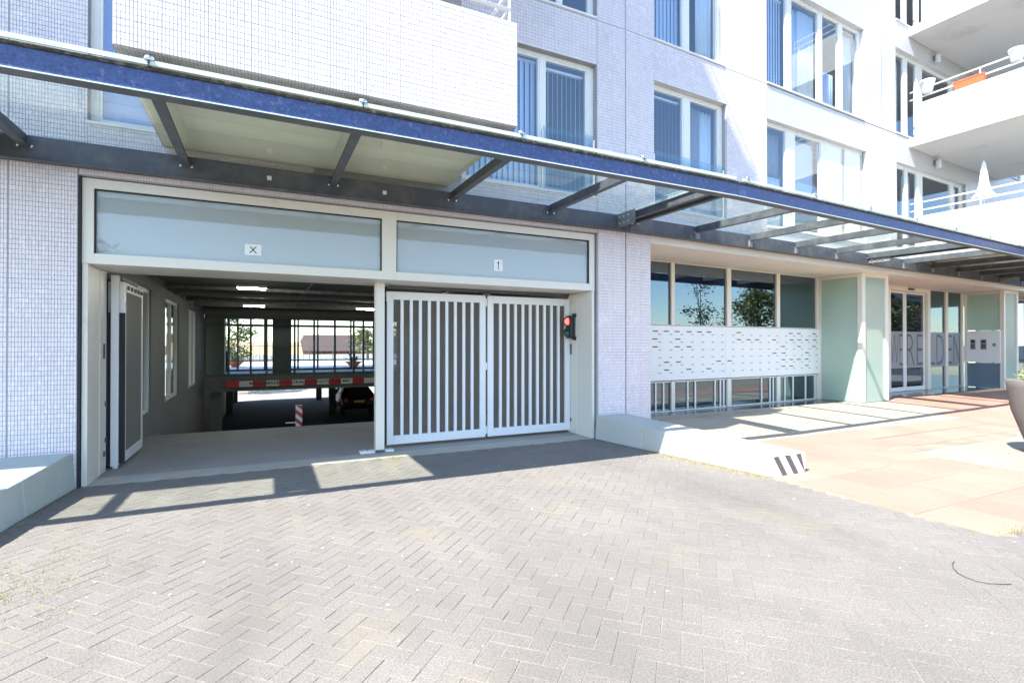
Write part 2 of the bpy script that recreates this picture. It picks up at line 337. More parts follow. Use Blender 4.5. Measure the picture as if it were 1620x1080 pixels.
# a ground sheet to the horizon, with an opening left for the garage and the lower yard behind
mb = MB(); G = 900
for a, b, c, e in ((-G, G, -G, -0.0), (-G, -40, 0.0, G), (60, G, 0.0, G), (-40, 60, 62, G)):
    mb.add([(a, c, -0.06), (b, c, -0.06), (b, e, -0.06), (a, e, -0.06)], [(0, 1, 2, 3)])
mb.build('ground', 'asphalt', kind='structure', origin=(0, 0, -0.06), label='wide asphalt ground round the building')
sheet('street', [(-60, -24), (60, -24), (60, -11), (-60, -11)], -0.05, 'asphalt', label='dark asphalt street behind the paved forecourt')
drv = sheet('driveway', [(-14, -11), (30, -11), (30, 0.04), (-14, 0.04)], -0.0035, 'sand', label='grey herringbone block driveway before the garage gates')

# herringbone paving blocks, 45 degrees to the facade
PL, PW, PG = 0.212, 0.106, 0.0034
def paver_mesh(l, wd):
    e = 0.0025; z1 = 0.0; z0 = -0.02; hl, hw = l / 2, wd / 2
    ring = lambda a, b, z: [(-a, -b, z), (a, -b, z), (a, b, z), (-a, b, z)]
    vs = ring(hl, hw, z0) + ring(hl, hw, z1 - e) + ring(hl - e, hw - e, z1)
    fs = [(8, 9, 10, 11)] + [(i, (i + 1) % 4, 4 + (i + 1) % 4, 4 + i) for i in range(4)] + [(4 + i, 4 + (i + 1) % 4, 8 + (i + 1) % 4, 8 + i) for i in range(4)]
    return vs, fs
def in_drive(x, y):
    if y > 0.0: return False
    lx = -1.80 + 0.095 * y - 0.03; rx = 4.93 - 0.14 * y + 0.04
    if y > -2.98 and (x < lx or x > rx): return False
    if x > 5.37 and y > -5.02: return False
    return -9 < x < 16 and y > -7.6
cells = []
c45 = math.sqrt(0.5)
for k in range(-60, 160):
    for m_ in range(-90, 130):
        # herringbone unit: one block along p, one along q
        for kind in (0, 1):
            # standard herringbone on a grid of PW: block A covers (i,j),(i+1,j); block B covers (i+2? ) see below
            i = k + 4 * 0; j = m_
            if (i - j) % 4 == 0 and kind == 0: cells.append((i + 1.0, j + 0.5, 0))
            if (i - j) % 4 == 3 and kind == 1: cells.append((i + 0.5, j + 1.0, 1))
pav = []
cx0, cy0 = 0.0, -20.0
for (a, b, o_) in cells:
    p, q = a * PW, b * PW
    x = (p - q) * c45 + 1.0; y = (p + q) * c45 - 9.0
    if in_drive(x, y) and (y < -4.9 or abs(x - 1) < 11): pav.append((x, y, o_))
Cp, Sp = math.cos(R(PSI)), math.sin(R(PSI))
def on_screen(x, y):
    X = x * Cp - (y + 7.08) * Sp; Z = x * Sp + (y + 7.08) * Cp
    if Z < 0.6: return None
    u = 810 + F_PX * X / Z; v = 545 + F_PX * 1.55 / Z
    return (u, v, Z)
vis = []; rest = []
for it in pav:
    s_ = on_screen(it[0], it[1])
    if s_ and -30 < s_[0] < 1650 and s_[1] < 1100: vis.append((s_[2], it))
    elif s_ and -500 < s_[0] < 2100 or it[1] > -7.4: rest.append(it)
vis.sort(key=lambda t: t[0])
near = [it for _, it in vis[:300]]; rest += [it for _, it in vis[300:]]
vs0, fs0 = paver_mesh(PL - PG, PW - PG)
pme = bpy.data.meshes.new('paving_block'); pme.from_pydata(vs0, [], fs0); pme.materials.append(M['paver']); pme.update()
dx0, dy0, dz0 = ORG[drv.name]
for (x, y, o_) in near:
    ob = bpy.data.objects.new('paving_block', pme); sc.collection.objects.link(ob); ob.parent = drv
    ob.location = (x - dx0, y - dy0, random.uniform(-0.0018, 0.0012) - dz0)
    ob.rotation_euler = (random.uniform(-.008, .008), random.uniform(-.008, .008), R(45 if o_ == 0 else 135) + random.uniform(-.012, .012))
mb = MB(); rn = []
A0 = np.array(vs0)
V = []; Fs = []
for n_, (x, y, o_) in enumerate(rest):
    a = R(45 if o_ == 0 else 135) + random.uniform(-.012, .012); ca, sa = math.cos(a), math.sin(a); zz = random.uniform(-0.0018, 0.0012)
    tx, ty = random.uniform(-.008, .008), random.uniform(-.008, .008)
    for px, py, pz in vs0: V.append((x + px * ca - py * sa, y + px * sa + py * ca, pz + zz + px * tx + py * ty))
    Fs += [tuple(i + n_ * 12 for i in f) for f in fs0]; rn += [random.random()] * len(fs0)
mb.v = V; mb.f = Fs; mb.mi = [0] * len(Fs)
mb.build('paving_block_field', 'paver', drv, kind='stuff', rnd=rn)

# pink slab pavement to the right, with a pale field of slabs and a dark granite strip under the overhang
pvm = sheet('pavement', [(5.37, -5.02), (26, -5.02), (26, 0.9), (5.4, 0.9)], -0.012, 'sand', label='pink slab pavement before the entrance')
def slab_mesh(name, lx, ly, mat, z1=0.004):
    e = 0.003; vs, fs = [], []
    ring = lambda a, b, z: [(-a, -b, z), (a, -b, z), (a, b, z), (-a, b, z)]
    hx, hy = lx / 2 - 0.0032, ly / 2 - 0.0032
    vs = ring(hx, hy, -0.012) + ring(hx, hy, z1 - e) + ring(hx - e, hy - e, z1)
    fs = [(8, 9, 10, 11)] + [(i, (i + 1) % 4, 4 + (i + 1) % 4, 4 + i) for i in range(4)] + [(4 + i, 4 + (i + 1) % 4, 8 + (i + 1) % 4, 8 + i) for i in range(4)]
    me = bpy.data.meshes.new(name); me.from_pydata(vs, [], fs); me.materials.append(M[mat]); me.update(); return me
mp = slab_mesh('paving_slab', 0.6, 0.6, 'slab'); mw = slab_mesh('pale_paving_slab', 0.6, 0.3, 'slabw'); mc = slab_mesh('painted_light_slab', 0.6, 0.6, 'slab_lit')
px0, py0, pz0 = ORG[pvm.name]
def wall_y(x): return (x - BX) * math.tan(BEND)
for i in range(31):
    for j in range(10):
        x = 5.67 + 0.6 * i; y = -4.72 + 0.6 * j
        if y > wall_y(x) + 0.62: continue
        if x > 8.2 and y < -2.85: continue
        if x < 6.0 and y > -2.8: continue
        if x > 17 and y < -3: continue
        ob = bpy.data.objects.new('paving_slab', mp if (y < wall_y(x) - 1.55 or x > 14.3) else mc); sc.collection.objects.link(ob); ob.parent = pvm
        rel = y - wall_y(x) + 2.5; rise = max(0.0, rel) * 0.036
        ob.location = (x - px0, y - py0, rise - pz0 + random.uniform(-.001, .001)); ob.rotation_euler = (random.uniform(-.002, .002) + (0.036 if rel > 0 else 0), random.uniform(-.002, .002), 0)
for i in range(9):
    for j in range(7):
        x = 8.37 + 0.3 + 0.6 * i; y = -4.87 + 0.3 * j
        ob = bpy.data.objects.new('pale_paving_slab', mw); sc.collection.objects.link(ob); ob.parent = pvm
        ob.location = (x - px0, y - py0, -pz0 + random.uniform(-.001, .001))
gs = MB().box(0.62, 26, 0.92, 6.5, -0.13, 0.022, FR).build('lobby_floor', 'granite', kind='structure', label='dark polished granite floor under the overhang')

# garage floor, ramp down and the lower yard
gf = MB().box(-1.75, 5.72, 0.42, 3.55, -0.3, 0.0).build('garage_floor', 'concrete', kind='structure', label='worn concrete floor inside the garage')
MB().box(-1.76, 4.96, 0.045, 0.416, -0.3, 0.002).build('threshold_apron', 'apron', kind='structure', label='pale concrete threshold under the gates')
mb = MB(); mb.add([(-1.75, 3.55, -0.004), (5.72, 3.55, -0.004), (5.72, 16.0, -2.1), (-1.75, 16.0, -2.1)], [(0, 1, 2, 3)])
mb.build('ramp', 'concrete', kind='structure', label='concrete ramp going down under the deck')
sheet('lower_yard', [(-40, 13.4), (60, 13.4), (60, 62), (-40, 62)], -2.108, 'lowground', label='lower parking yard behind the garage')
sheet('painted_shade_floor', [(-1.75, 15.9), (30, 15.9), (30, 30.6), (-1.75, 30.6)], -2.103, 'asphalt', label='parking floor below the deck with painted shade')  # darker sheet paints in the shade under the deck

# ------------------------------------------------------------------ the apartment building
bld = thing('apartment_building', (5, 1, 0), 'white mosaic tiled apartment building with garage and entrance', 'building')
# window openings (u0,u1,z0,z1)
FL1, FL2, FL3 = 3.98, 6.96, 9.86
HA = [(-1.72, 0.6, FL1, 6.18), (2.6, 4.98, FL1, 6.18), (-1.72, 0.6, FL2, 9.1), (2.6, 4.98, FL2, 9.1)]
HB = [(0.66, 2.56, FL1, 6.22), (3.8, 7.6, FL1, 6.22), (9.02, 12.95, FL1, 6.22), (16.4, 18.4, FL1, 6.22),
      (0.66, 2.50, FL2, 9.15), (3.8, 7.5, FL2, 9.15), (8.98, 12.95, FL2, 9.15), (16.4, 18.4, FL2, 9.15), (8.98, 11.0, FL3, 12.0)]
cellsA = wall_cells(-14, BX - 0.004, 3.39, 16.5, HA)
mb = MB()
for (a, b, p, q) in cellsA: mb.box(a, b, 0, 0.3, p, q)
mb.box(-14, -1.80, 0, 0.3, 0, 3.39); mb.box(5.0, BX - 0.004, 0, 0.9, 0, 3.39)
wallA = mb.build('wall', 'grout', bld)
mb = MB()
cellsB = wall_cells(0.004, 26, 3.46, 16.5, HB)
for (a, b, p, q) in cellsB: mb.box(a, b, 0, 0.3, p, q, FB)
wallB = mb.build('wall', 'tilefar', bld)
box('pier', 'grout', bld, 0.004, 0.57, 0, 2.2, 0, 3.46, FB)
# mosaic tiles as geometry on the near walls
SEAM = 0.006
def clip(r, lo, hi, z0, z1):
    a, b, p, q = r; a, b, p, q = max(a, lo), min(b, hi), max(p, z0), min(q, z1)
    return (a, b, p, q) if b - a > 0.02 and q - p > 0.02 else None
rectsA = [(-3.2, -2.37 - SEAM, 0.0, 3.46), (-2.37 + SEAM, -1.805, 0.0, 3.46), (5.005, BX - 0.012, 0.0, 3.46), (-1.79, 4.99, 3.40, 3.46)]
for r in cellsA:
    for lo, hi in ((-3.2, -2.37 - SEAM), (-2.37 + SEAM, 4.985 - SEAM), (4.985 + SEAM, BX - 0.012)):
        for z0, z1 in ((3.5, 6.92 - SEAM), (6.92 + SEAM, 9.9)):
            c_ = clip(r, lo, hi, z0, z1)
            if c_ and not (c_[0] > -1.1 and c_[1] < 2.61 and c_[3] < 6.92 and c_[2] < 4.0): rectsA.append(c_)
tiles(wallA, rectsA)
rb = [(0.012, 0.566, 0.0, 3.46)]
for r in cellsB:
    for lo, hi in ((0.012, 0.655), (0.66, 2.56), (2.562, 3.795)):
        for z0, z1 in ((3.5, 6.92 - SEAM), (6.92 + SEAM, 9.3)):
            c_ = clip(r, lo, hi, z0, z1)
            if c_: rb.append(c_)
mbg = MB()
for (a, b, p, q) in rb[1:]: mbg.box(a - .004, b + .004, -0.0015, 0.0005, p - .004, q + .004, FB)
mbg.build('grout_bed', 'grout', wallB)
tiles(wallB, rb, FB, d=-0.0015)
# dark joints of the far part
mb = MB(); mb.box(3.796, 26, -0.003, 0.001, 6.912, 6.928, FB); mb.box(3.788, 3.796, -0.003, .001, 3.5, 9.3, FB); mb.box(8.3, 8.306, -0.003, .001, 6.93, 9.3, FB)
mb.build('expansion_joint', 'stripe', wallB)
# left return tiles of the pier beside the garage frame
mb = MB(); mb.box(4.985, 5.0, 0.001, 0.06, 0.02, 3.385); mb.build('pier_return', 'grout', bld)

# rooms behind the windows
mb = MB()
for z in (3.46, 6.36, 9.26, 12.16):
    mb.box(-13.9, BX, 0.31, 17.0, z, z + 0.28); mb.box(0.0, 25.9, 0.31, 17.0, z + .001, z + 0.279, FB)
mb.build('floor_slab', 'room', bld)
mb = MB(); mb.box(-13.9, BX, 2.6, 2.7, 3.74, 12.1); mb.box(0.02, 25.9, 2.6, 2.7, 3.74, 12.1, FB)
for x in (-2.2, 1.6): mb.box(x, x + 0.1, 0.31, 2.6, 3.75, 12.1)
for x in (0.2, 3.2, 8.3, 14.5): mb.box(x, x + 0.1, 0.31, 2.6, 3.75, 12.1, FB)
mb.build('room_wall', 'room', bld)
box('rear_wall', 'render', bld, -14, 26, 17.1, 17.4, 3.0, 16.5)
box('roof', 'steel_grey', bld, -14, 27, 0.0, 17.6, 16.5, 16.7)
box('side_wall', 'render', bld, -14.3, -14, 0, 17.4, 3.0, 16.5)

def window(F, u0, u1, z0, z1, panes, d=0.10, fw=0.06, mat='uframe', glassm='win', parent=None, depth=0.07, name='window', sill=True, sash=True):
    """one window: frame mesh with mullions between the panes; each pane and its sash are sub-parts"""
    mb = MB()
    mb.box(u0, u1, d, d + depth, z0, z0 + fw, F); mb.box(u0, u1, d, d + depth, z1 - fw, z1, F)
    ed = [u0] + [p for p in panes] + [u1]; gaps = [(u0, panes[0][0])] + [(a[1], b[0]) for a, b in zip(panes, panes[1:])] + [(panes[-1][1], u1)]
    for a, b in gaps:
        if b > a: mb.box(a, b, d - 0.001, d + depth + 0.001, z0 + fw, z1 - fw, F)
    if sill: mb.box(u0 - .0, u1 + .0, -0.025, d - .001, z0 - 0.02, z0 + 0.012, F)
    o = mb.build(name, mat, parent or bld, bev=0.004)
    for a, b in panes:
        MB().box(a, b, d + .030, d + .040, z0 + fw, z1 - fw, F).build('pane', glassm, o)
        if sash:
            m2 = MB(); q = 0.028
            m2.box(a, a + q, d + .012, d + .06, z0 + fw, z1 - fw, F); m2.box(b - q, b, d + .012, d + .06, z0 + fw, z1 - fw, F)
            m2.box(a + q, b - q, d + .012, d + .06, z0 + fw, z0 + fw + q, F); m2.box(a + q, b - q, d + .012, d + .06, z1 - fw - q, z1 - fw, F)
            m2.build('sash', mat, o)
    return o
window(FA, -1.72, 0.6, FL1, 6.18, [(-1.64, -0.6), (-0.5, 0.52)])
window(FA, 2.6, 4.98, FL1, 6.18, [(2.68, 3.96), (4.05, 4.86)])
window(FA, 2.6, 4.98, FL2, 9.1, [(2.68, 3.60), (3.68, 4.30), (4.36, 4.90)])
window(FA, -1.72, 0.6, FL2, 9.1, [(-1.64, -0.6), (-0.5, 0.52)])
window(FB, 0.66, 2.56, FL1, 6.22, [(0.74, 1.50), (1.66, 2.46)])
window(FB, 0.66, 2.50, FL2, 9.15, [(0.74, 1.50), (1.64, 2.42)])
w3 = window(FB, 3.8, 7.6, FL1, 6.22, [(3.88, 4.60), (4.90, 5.86)], sash=True)
# two tilted sashes on the right of the wide window
for a, b in ((6.0, 6.68), (6.82, 7.5)):
    zt, zb = 6.14, FL1 + .06
    def tl(u, t, z): return FB(u, 0.13 + t + (z - zb) / (zt - zb) * 0.34, z)
    m2 = MB(); q = 0.07
    m2.box(a, a + q, 0, .05, zb, zt, tl); m2.box(b - q, b, 0, .05, zb, zt, tl); m2.box(a + q, b - q, 0, .05, zb, zb + q, tl); m2.box(a + q, b - q, 0, .05, zt - q, zt, tl)
    s_ = m2.build('tilted_sash', 'uframe', w3)
    MB().box(a + q, b - q, .02, .03, zb + q, zt - q, tl).build('pane', 'win', w3)
MB().box(6.68, 6.82, .099, .171, FL1 + .06, 6.16, FB).build('mullion', 'uframe', w3)
MB().box(7.5, 7.6, .099, .171, FL1 + .06, 6.16, FB).build('mullion', 'uframe', w3)
MB().box(5.86, 6.0, .0985, .172, FL1 + .06, 6.16, FB).build('mullion', 'uframe', w3)
window(FB, 3.8, 7.5, FL2, 9.15, [(3.88, 4.63), (4.79, 5.80), (5.94, 6.60), (6.76, 7.42)])
window(FB, 9.02, 12.95, FL1, 6.22, [(9.08, 9.68), (9.80, 10.32), (10.60, 12.25), (12.45, 12.85)])
window(FB, 8.98, 12.95, FL2, 9.15, [(9.06, 9.62), (9.80, 10.28), (10.60, 12.25), (12.45, 12.85)])
window(FB, 8.98, 11.0, FL3, 12.0, [(9.06, 9.62), (9.78, 10.28), (10.40, 10.9)])
window(FB, 16.4, 18.4, FL1, 6.22, [(16.5, 17.3), (17.4, 18.3)]); window(FB, 16.4, 18.4, FL2, 9.15, [(16.5, 17.3), (17.4, 18.3)])
# glass balustrades before the full height windows
for F, u0, u1, z in ((FA, 3.98, 4.94, FL1), (FB, 0.70, 2.50, FL1)):
    MB().box(u0, u1, 0.03, 0.042, z + .02, z + 1.02, F).build('glass_balustrade', 'balglass', bld)
    for a, b in ((u1 - .02, u1 + .02), (u0 - .02, u0)): MB().box(a, b, 0.02, 0.052, z, z + 0.95, F).build('balustrade_clamp', 'uframe', bld)

def balcony(F, u0, u1, df, zb, h=1.08, tiled=False, rails=True, gap=0.0, mat='render', side_only=False):
    """slab with parapets on three sides, two rails above"""
    t = 0.12; mb = MB()
    mb.box(u0 + .001, u1 - .001, df + .001, -0.002, zb, zb + 0.22, F)
    mb.box(u0, u1, df, df + t, zb - .002, zb + h, F)
    mb.box(u0, u0 + t, df + t, -0.003 - gap, zb - .002 + (0.22 if gap else 0), zb + h, F); mb.box(u1 - t, u1, df + t, -0.003 - gap, zb - .002 + (.22 if gap else 0), zb + h, F)
    o = mb.build('balcony', 'grout' if tiled else mat, bld)
    if rails:
        for k, zz in ((0, zb + h + 0.16), (1, zb + h + 0.36)):
            m2 = MB(); i = 0.06
            m2.tube([F(u0 + i, -0.01, zz), F(u0 + i, df + i, zz)], 0.021); m2.tube([F(u0 + i, df + i, zz), F(u1 - i, df + i, zz)], 0.021); m2.tube([F(u1 - i, df + i, zz), F(u1 - i, -0.01, zz)], 0.021)
            m2.build('rail', 'uframe', o, smooth=True)
        posts = [(u0 + .06, df + .06), (u1 - .06, df + .06), (u0 + .06, df * .5), (u1 - .06, df * .5), (u0 + .06, -.2), (u1 - .06, -.2)]
        nn = max(2, round((u1 - u0) / 1.2)); posts += [(u0 + .06 + (u1 - u0 - .12) * k / nn, df + .06) for k in range(1, nn)]
        for (a, b) in posts:
            z0_ = zb + (h if not (gap and b > -gap) else .2)
            MB().tube([F(a, b, z0_), F(a, b, zb + h + 0.36)], 0.016).build('rail_post', 'uframe', o)
    if tiled:
        tiles(o, [(u0 + .002, u1 - .002, zb, zb + h)], F, d=df)
        tiles(o, [(u0 + .002, u1 - .002, df + .004, df + 0.42)], F, d=zb - .002, t=0.003, face='under')
    return o
ZB = [3.83, 6.73, 9.63, 12.53, 15.43]
b0 = balcony(FA, -1.03, 2.40, -2.24, ZB[0], h=1.08, tiled=True)
MB().box(-1.02, 2.39, -1.80, -0.01, ZB[0] - .006, ZB[0] - .003).build('soffit', 'soffit', b0)
for z in ZB[1:4]: balcony(FA, -1.03, 2.40, -2.24, z)
balcony(FA, -1.03, 1.85, -2.0, ZB[4])
for k, z in enumerate(ZB[1:]): balcony(FA, -8.2, -4.72, -2.24 if k != 1 else -2.42, z, h=0.24, rails=False)
# right hand balconies, seen from their left side
for k, z in enumerate((3.78, 6.69, 9.59, 12.5)):
    bb = balcony(FB, 9.62, 15.2, -2.9, z, h=1.06, gap=0.30)

# ------------------------------------------------------------------ garage front: frame with two transom lights
fr = MB()
Y0 = 0.04
for (a, b, p, q) in ((-1.775, -1.67, 2.44, 3.38), (4.86, 4.965, 2.44, 3.38), (1.47, 1.67, 2.44, 3.38)): fr.box(a, b, Y0, 0.5, p, q)
for (a, b) in ((-1.67, 1.47), (1.67, 4.86)):
    fr.box(a, b, Y0, 0.5, 2.44, 2.555); fr.box(a, b, Y0, 0.5, 3.27, 3.38)
gfr = fr.build('garage_frame', 'cream', bld, bev=0.004)
for a, b in ((-1.67, 1.47), (1.67, 4.86)):
    MB().box(a, b, Y0 + .045, Y0 + .057, 2.555, 3.27).build('pane', 'transom', gfr)
    mb = MB(); g_ = 0.012
    mb.box(a, a + g_, Y0 + .01, Y0 + .044, 2.555, 3.27); mb.box(b - g_, b, Y0 + .01, Y0 + .044, 2.555, 3.27); mb.box(a + g_, b - g_, Y0 + .01, Y0 + .044, 3.27 - g_, 3.27)
    mb.build('gasket', 'rubber', gfr)
    MB().box(a, b, .45, .46, 2.555, 3.27).build('backing_panel', 'signw', gfr)
MB().box(-1.77, 4.96, 0.5, 0.92, 2.445, 2.75).build('lintel', 'cream', gfr)
for x0, x1 in ((-1.772, -1.72), (4.91, 4.962)):
    jb = MB().box(x0, x1, Y0 + .002, 0.80, 0.004, 2.438).build('jamb', 'cream', gfr, bev=0.003)
    xf = x1 if x0 < 0 else x0; sgn = 1 if x0 < 0 else -1
    for (y, z0, z1, w_) in ((0.68, 1.38, 1.56, .05), (0.755, 0.80, 0.86, .03), (0.755, .36, .42, .03), (.70, .20, .26, .06)):
        MB().box(min(xf, xf + sgn * .012), max(xf, xf + sgn * .012), y - w_ / 2, y + w_ / 2, z0, z1).build('jamb_fitting', 'steel', jb)
    MB().box(min(xf, xf + sgn * .004), max(xf, xf + sgn * .004), 0.50, 0.52, 0.02, 2.42).build('cover_seam', 'soffit', jb)
# black skirt at the foot of the walls
mb = MB(); mb.box(-1.802, -1.777, 0.003, .5, 0, 3.38); mb.box(4.967, 4.984, 0.0605, .5, 0, 3.38); mb.build('joint_gap', 'rubber', bld)

# ------------------------------------------------------------------ garage interior (parts of the building)
wl = MB(); XL = -1.78
GW = [(2.85, 4.0), (5.5, 7.4), (9.2, 11.05)]
FX = lambda u, d, z: (XL - d, u, z)      # left inner wall, u = depth
for (a, b, p, q) in wall_cells(0.8, 13.45, -2.2, 3.0, [(a, b, 0.36, 2.52) for a, b in GW]): wl.box(a, b, 0, 0.25, p, q, FX)
gwl = wl.build('garage_wall', 'gwall', bld)
for a, b in GW:
    window(FX, a, b, 0.36, 2.52, [(a + .07, (a + b) / 2 - .04), ((a + b) / 2 + .04, b - .07)], d=0.03, fw=.07, parent=bld, glassm='gwin', sash=False, mat='uframe', sill=False)
MB().box(XL, XL + .02, 13.45, 30.5, -2.1, -.09).build('garage_wall', 'gwall', bld)  # added wall, keeps the sun off the floor below the deck
box('garage_wall', 'gwall', bld, 5.72, 5.95, 0.92, 17.0, -2.2, 3.0)
box('garage_wall', 'gwall', bld, -14, -2.04, 0.9, 1.1, 0, 3.4)
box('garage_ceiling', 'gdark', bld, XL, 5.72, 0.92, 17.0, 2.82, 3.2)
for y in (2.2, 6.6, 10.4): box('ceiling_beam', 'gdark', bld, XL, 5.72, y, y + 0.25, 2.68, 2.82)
box('garage_column', 'gwall', bld, 4.6, 4.9, 6.2, 6.5, -2, 2.82)
for y, r_ in ((5.2, .045), (5.4, .025), (8.3, .05)): MB().tube([(XL + .05, y, 2.72), (5.6, y, 2.72)], r_, 8).build('ceiling_pipe', 'steel_grey', bld, smooth=True)
for x in (0.9, 3.9): MB().tube([(x, 1.0, 2.77), (x, 13.3, 2.77)], .022, 6).build('ceiling_conduit', 'steel_grey', bld, smooth=True)
# raised deck with a glazed front
YD, ZT = 13.45, 0.43
deck = box('parking_deck', 'gwall', bld, XL, 40, YD, 30.5, -0.085, ZT)
box('deck_surface', 'terrace', deck, XL + .05, 40, YD + .3, 30.4, ZT, ZT + .012)
mul = [XL + .01, -1.05, -0.36, 0.15, 1.08, 1.75, 2.49, 3.18, 3.54, 4.2, 4.95, 5.71]
gw = MB()
gw.box(XL, 5.72, YD + .02, YD + .10, ZT, ZT + .09); gw.box(XL, 5.72, YD + .02, YD + .10, 2.47, 2.60); gw.box(XL, 5.72, YD + .03, YD + .09, 2.24, 2.28)
for x in mul: gw.box(x - .035, x + .035, YD + .019, YD + .101, ZT + .09, 2.47)
gwo = gw.build('window', 'gframe', bld)
for a, b in zip(mul, mul[1:]): MB().box(a + .035, b - .035, YD + .055, YD + .065, ZT + .09, 2.47).build('pane', 'gwin', gwo)
box('window_header', 'gwall', bld, XL, 5.72, YD, YD + .12, 2.60, 2.82)
box('garage_column', 'gframe', bld, 0.35, 0.98, YD + .3, YD + .9, ZT, 2.82)
box('garage_column', 'gwall', bld, XL + .02, -1.2, YD + .3, YD + 1.2, ZT, 2.82)
# outer glazing of the deck
gw = MB(); mul2 = [XL + .03, -.9, 0.1, 1.4, 2.2, 2.9, 3.6, 4.6, 5.7]
gw.box(XL, 5.7, 17.0, 17.08, ZT + .02, ZT + .1); gw.box(XL, 5.7, 17.0, 17.08, 2.6, 3.0); gw.box(XL, 5.7, 17.01, 17.07, 2.3, 2.36); gw.box(XL, 5.7, 17.01, 17.07, 0.86, 0.90)
for x in mul2: gw.box(x - .035, x + .035, 16.999, 17.081, ZT + .1, 2.6)
gw.build('window', 'gframe', bld)
for x, y in ((-1.45, 14.0), (4.9, 14.0), (3.45, 22.6), (-1.5, 23.5), (8.5, 22.6), (-1.55, 30.0), (3.4, 29.4), (8.4, 29.4)): box('deck_pillar', 'gwall', bld, x - .17, x + .17, y - .17, y + .17, -2.1, -.085)
# lobby shell behind the entrance glazing
MB().box(0.9, 26, 6.4, 6.6, 0, 3.44, FR).build('lobby_wall', 'room', bld)
mb = MB(); mb.box(0.975, 26, 0.46, 6.6, 3.438, 3.455, FR); mb.build('soffit', 'soffit', bld)
MB().box(0.572, 24, -.002, 0.04, 3.327, 3.459, FB).build('fascia', 'cream', bld)

# ------------------------------------------------------------------ entrance: mailbox wall, green boxes, doors
D = 1.8
mb = MB()                                       # frame of the mailbox wall glazing
SP = [(2.0, 2.93), (3.04, 4.82), (4.97, 6.77), (6.91, 8.56)]
def glazing(name, sp, u0, u1, z0, z1, d, parent, gm, mat='cream', fw=0.05, dep=0.09):
    mb = MB(); gaps = [(u0, sp[0][0])] + [(a[1], b[0]) for a, b in zip(sp, sp[1:])] + [(sp[-1][1], u1)]
    for a, b in gaps:
        if b > a: mb.box(a, b, d - .02, d + dep, z0, z1, FR)
    for a, b in sp: mb.box(a, b, d, d + dep - .02, z0, z0 + fw, FR); mb.box(a, b, d, d + dep - .02, z1 - fw, z1, FR)
    o = mb.build(name, mat, parent, bev=0.003)
    for a, b in sp: MB().box(a, b, d + .03, d + .042, z0 + fw, z1 - fw, FR).build('pane', gm, o)
    return o
glazing('window', SP, 0.6, 8.68, 1.99, 3.436, D, bld, 'mwin', fw=0.02)
glazing('window', SP, 0.6, 8.68, 0.024, 0.72, D, bld, 'mwin', fw=0.03)
for s_ in (2.47, 2.71, 3.48, 3.73, 4.41, 4.60, 4.72, 6.17, 6.51, 6.65, 7.14, 7.50, 8.07, 8.50):
    box('glazing_bar', 'uframe', bld, s_ - .02, s_ + .02, D + .004, D + .028, 0.03, 0.71, FR)

mail = thing('mailbox_bank', FR(5.5, D, 0.74), 'white metal mailbox bank between the lobby windows', 'mailboxes')
mo = ORG[mail.name]
for a, b in ((0.62, 4.89), (4.896, 6.84), (6.846, 8.66)):
    MB().box(a, b, D - .05, D + .10, 0.74, 1.98, FR).build('mailbox_panel', 'white', mail, bev=0.004)
def mini(name, mats, lx, lz, th):
    m_ = MB(); m_.box(-lx / 2, lx / 2, -th, 0, -lz / 2, lz / 2)
    me = bpy.data.meshes.new(name); me.from_pydata(m_.v, [], m_.f); me.materials.append(M[mats]); me.update(); return me
me_door, me_slot, me_plate = mini('mailbox', 'white', 0.325, 0.162, 0.006), mini('letter_slot', 'stripe', 0.075, 0.013, 0.004), mini('name_plate', 'black', 0.145, 0.022, 0.005)
for i in range(18):
    for j in range(6):
        s_ = 2.42 + 0.345 * i + (0.05 if i > 6 else 0) + (0.04 if i > 12 else 0); z = 1.84 - 0.174 * j
        if s_ > 8.5: continue
        p = FR(s_, D - .0505, z - 0.01)
        dr = bpy.data.objects.new('mailbox', me_door); sc.collection.objects.link(dr); dr.parent = mail
        dr.location = (p[0] - mo[0], p[1] - mo[1], p[2] - mo[2]); dr.rotation_euler = (0, 0, BEND)
        sl = bpy.data.objects.new('letter_slot', me_slot); sc.collection.objects.link(sl); sl.parent = dr; sl.location = (0.10, -.0062, -.045)
        if random.random() < (0.62 if i > 13 else 0.30) or (j == 0 and 0 < i < 6):
            pl = bpy.data.objects.new('name_plate', me_plate); sc.collection.objects.link(pl); pl.parent = dr; pl.location = (-0.02 + random.uniform(-.02, .02), -.0062, 0.018)

def green_box(s0, s1, dfr, post=0.13):
    fr_ = MB()
    for a, b in ((s0, s0 + post), (s1 - post, s1)): fr_.box(a, b, dfr, dfr + 0.12, 0.024, 3.436, FR)
    fr_.box(s0 + post, s1 - post, dfr + .005, dfr + .11, 3.34, 3.436, FR); fr_.box(s0 + .005, s0 + .11, dfr + .12, D, 3.34, 3.436, FR)
    fr_.box(s0 + .005, s0 + .11, D - .10, D - .022, 0.024, 3.34, FR)
    fr_.box(s1 - .11, s1 - .005, dfr + .12, D, 3.34, 3.436, FR)
    o = fr_.build('entrance_box_frame', 'cream', bld, bev=0.004)
    return o
gb = green_box(8.60, 9.92, 0.62, post=0.16)
MB().box(8.76, 9.76, 0.66, 0.675, 0.024, 3.34, FR).build('green_glass_panel', 'green', gb)
MB().box(8.625, 8.64, 0.74, D - .1, 0.03, 3.34, FR).build('green_glass_panel', 'green', gb)
MB().box(9.88, 9.895, 0.74, D, 0.03, 3.34, FR).build('green_glass_panel', 'green', gb)
gb2 = green_box(17.70, 18.95, 0.66, post=0.14)
MB().box(17.84, 18.81, 0.70, 0.715, 0.024, 3.34, FR).build('green_glass_panel', 'green', gb2)
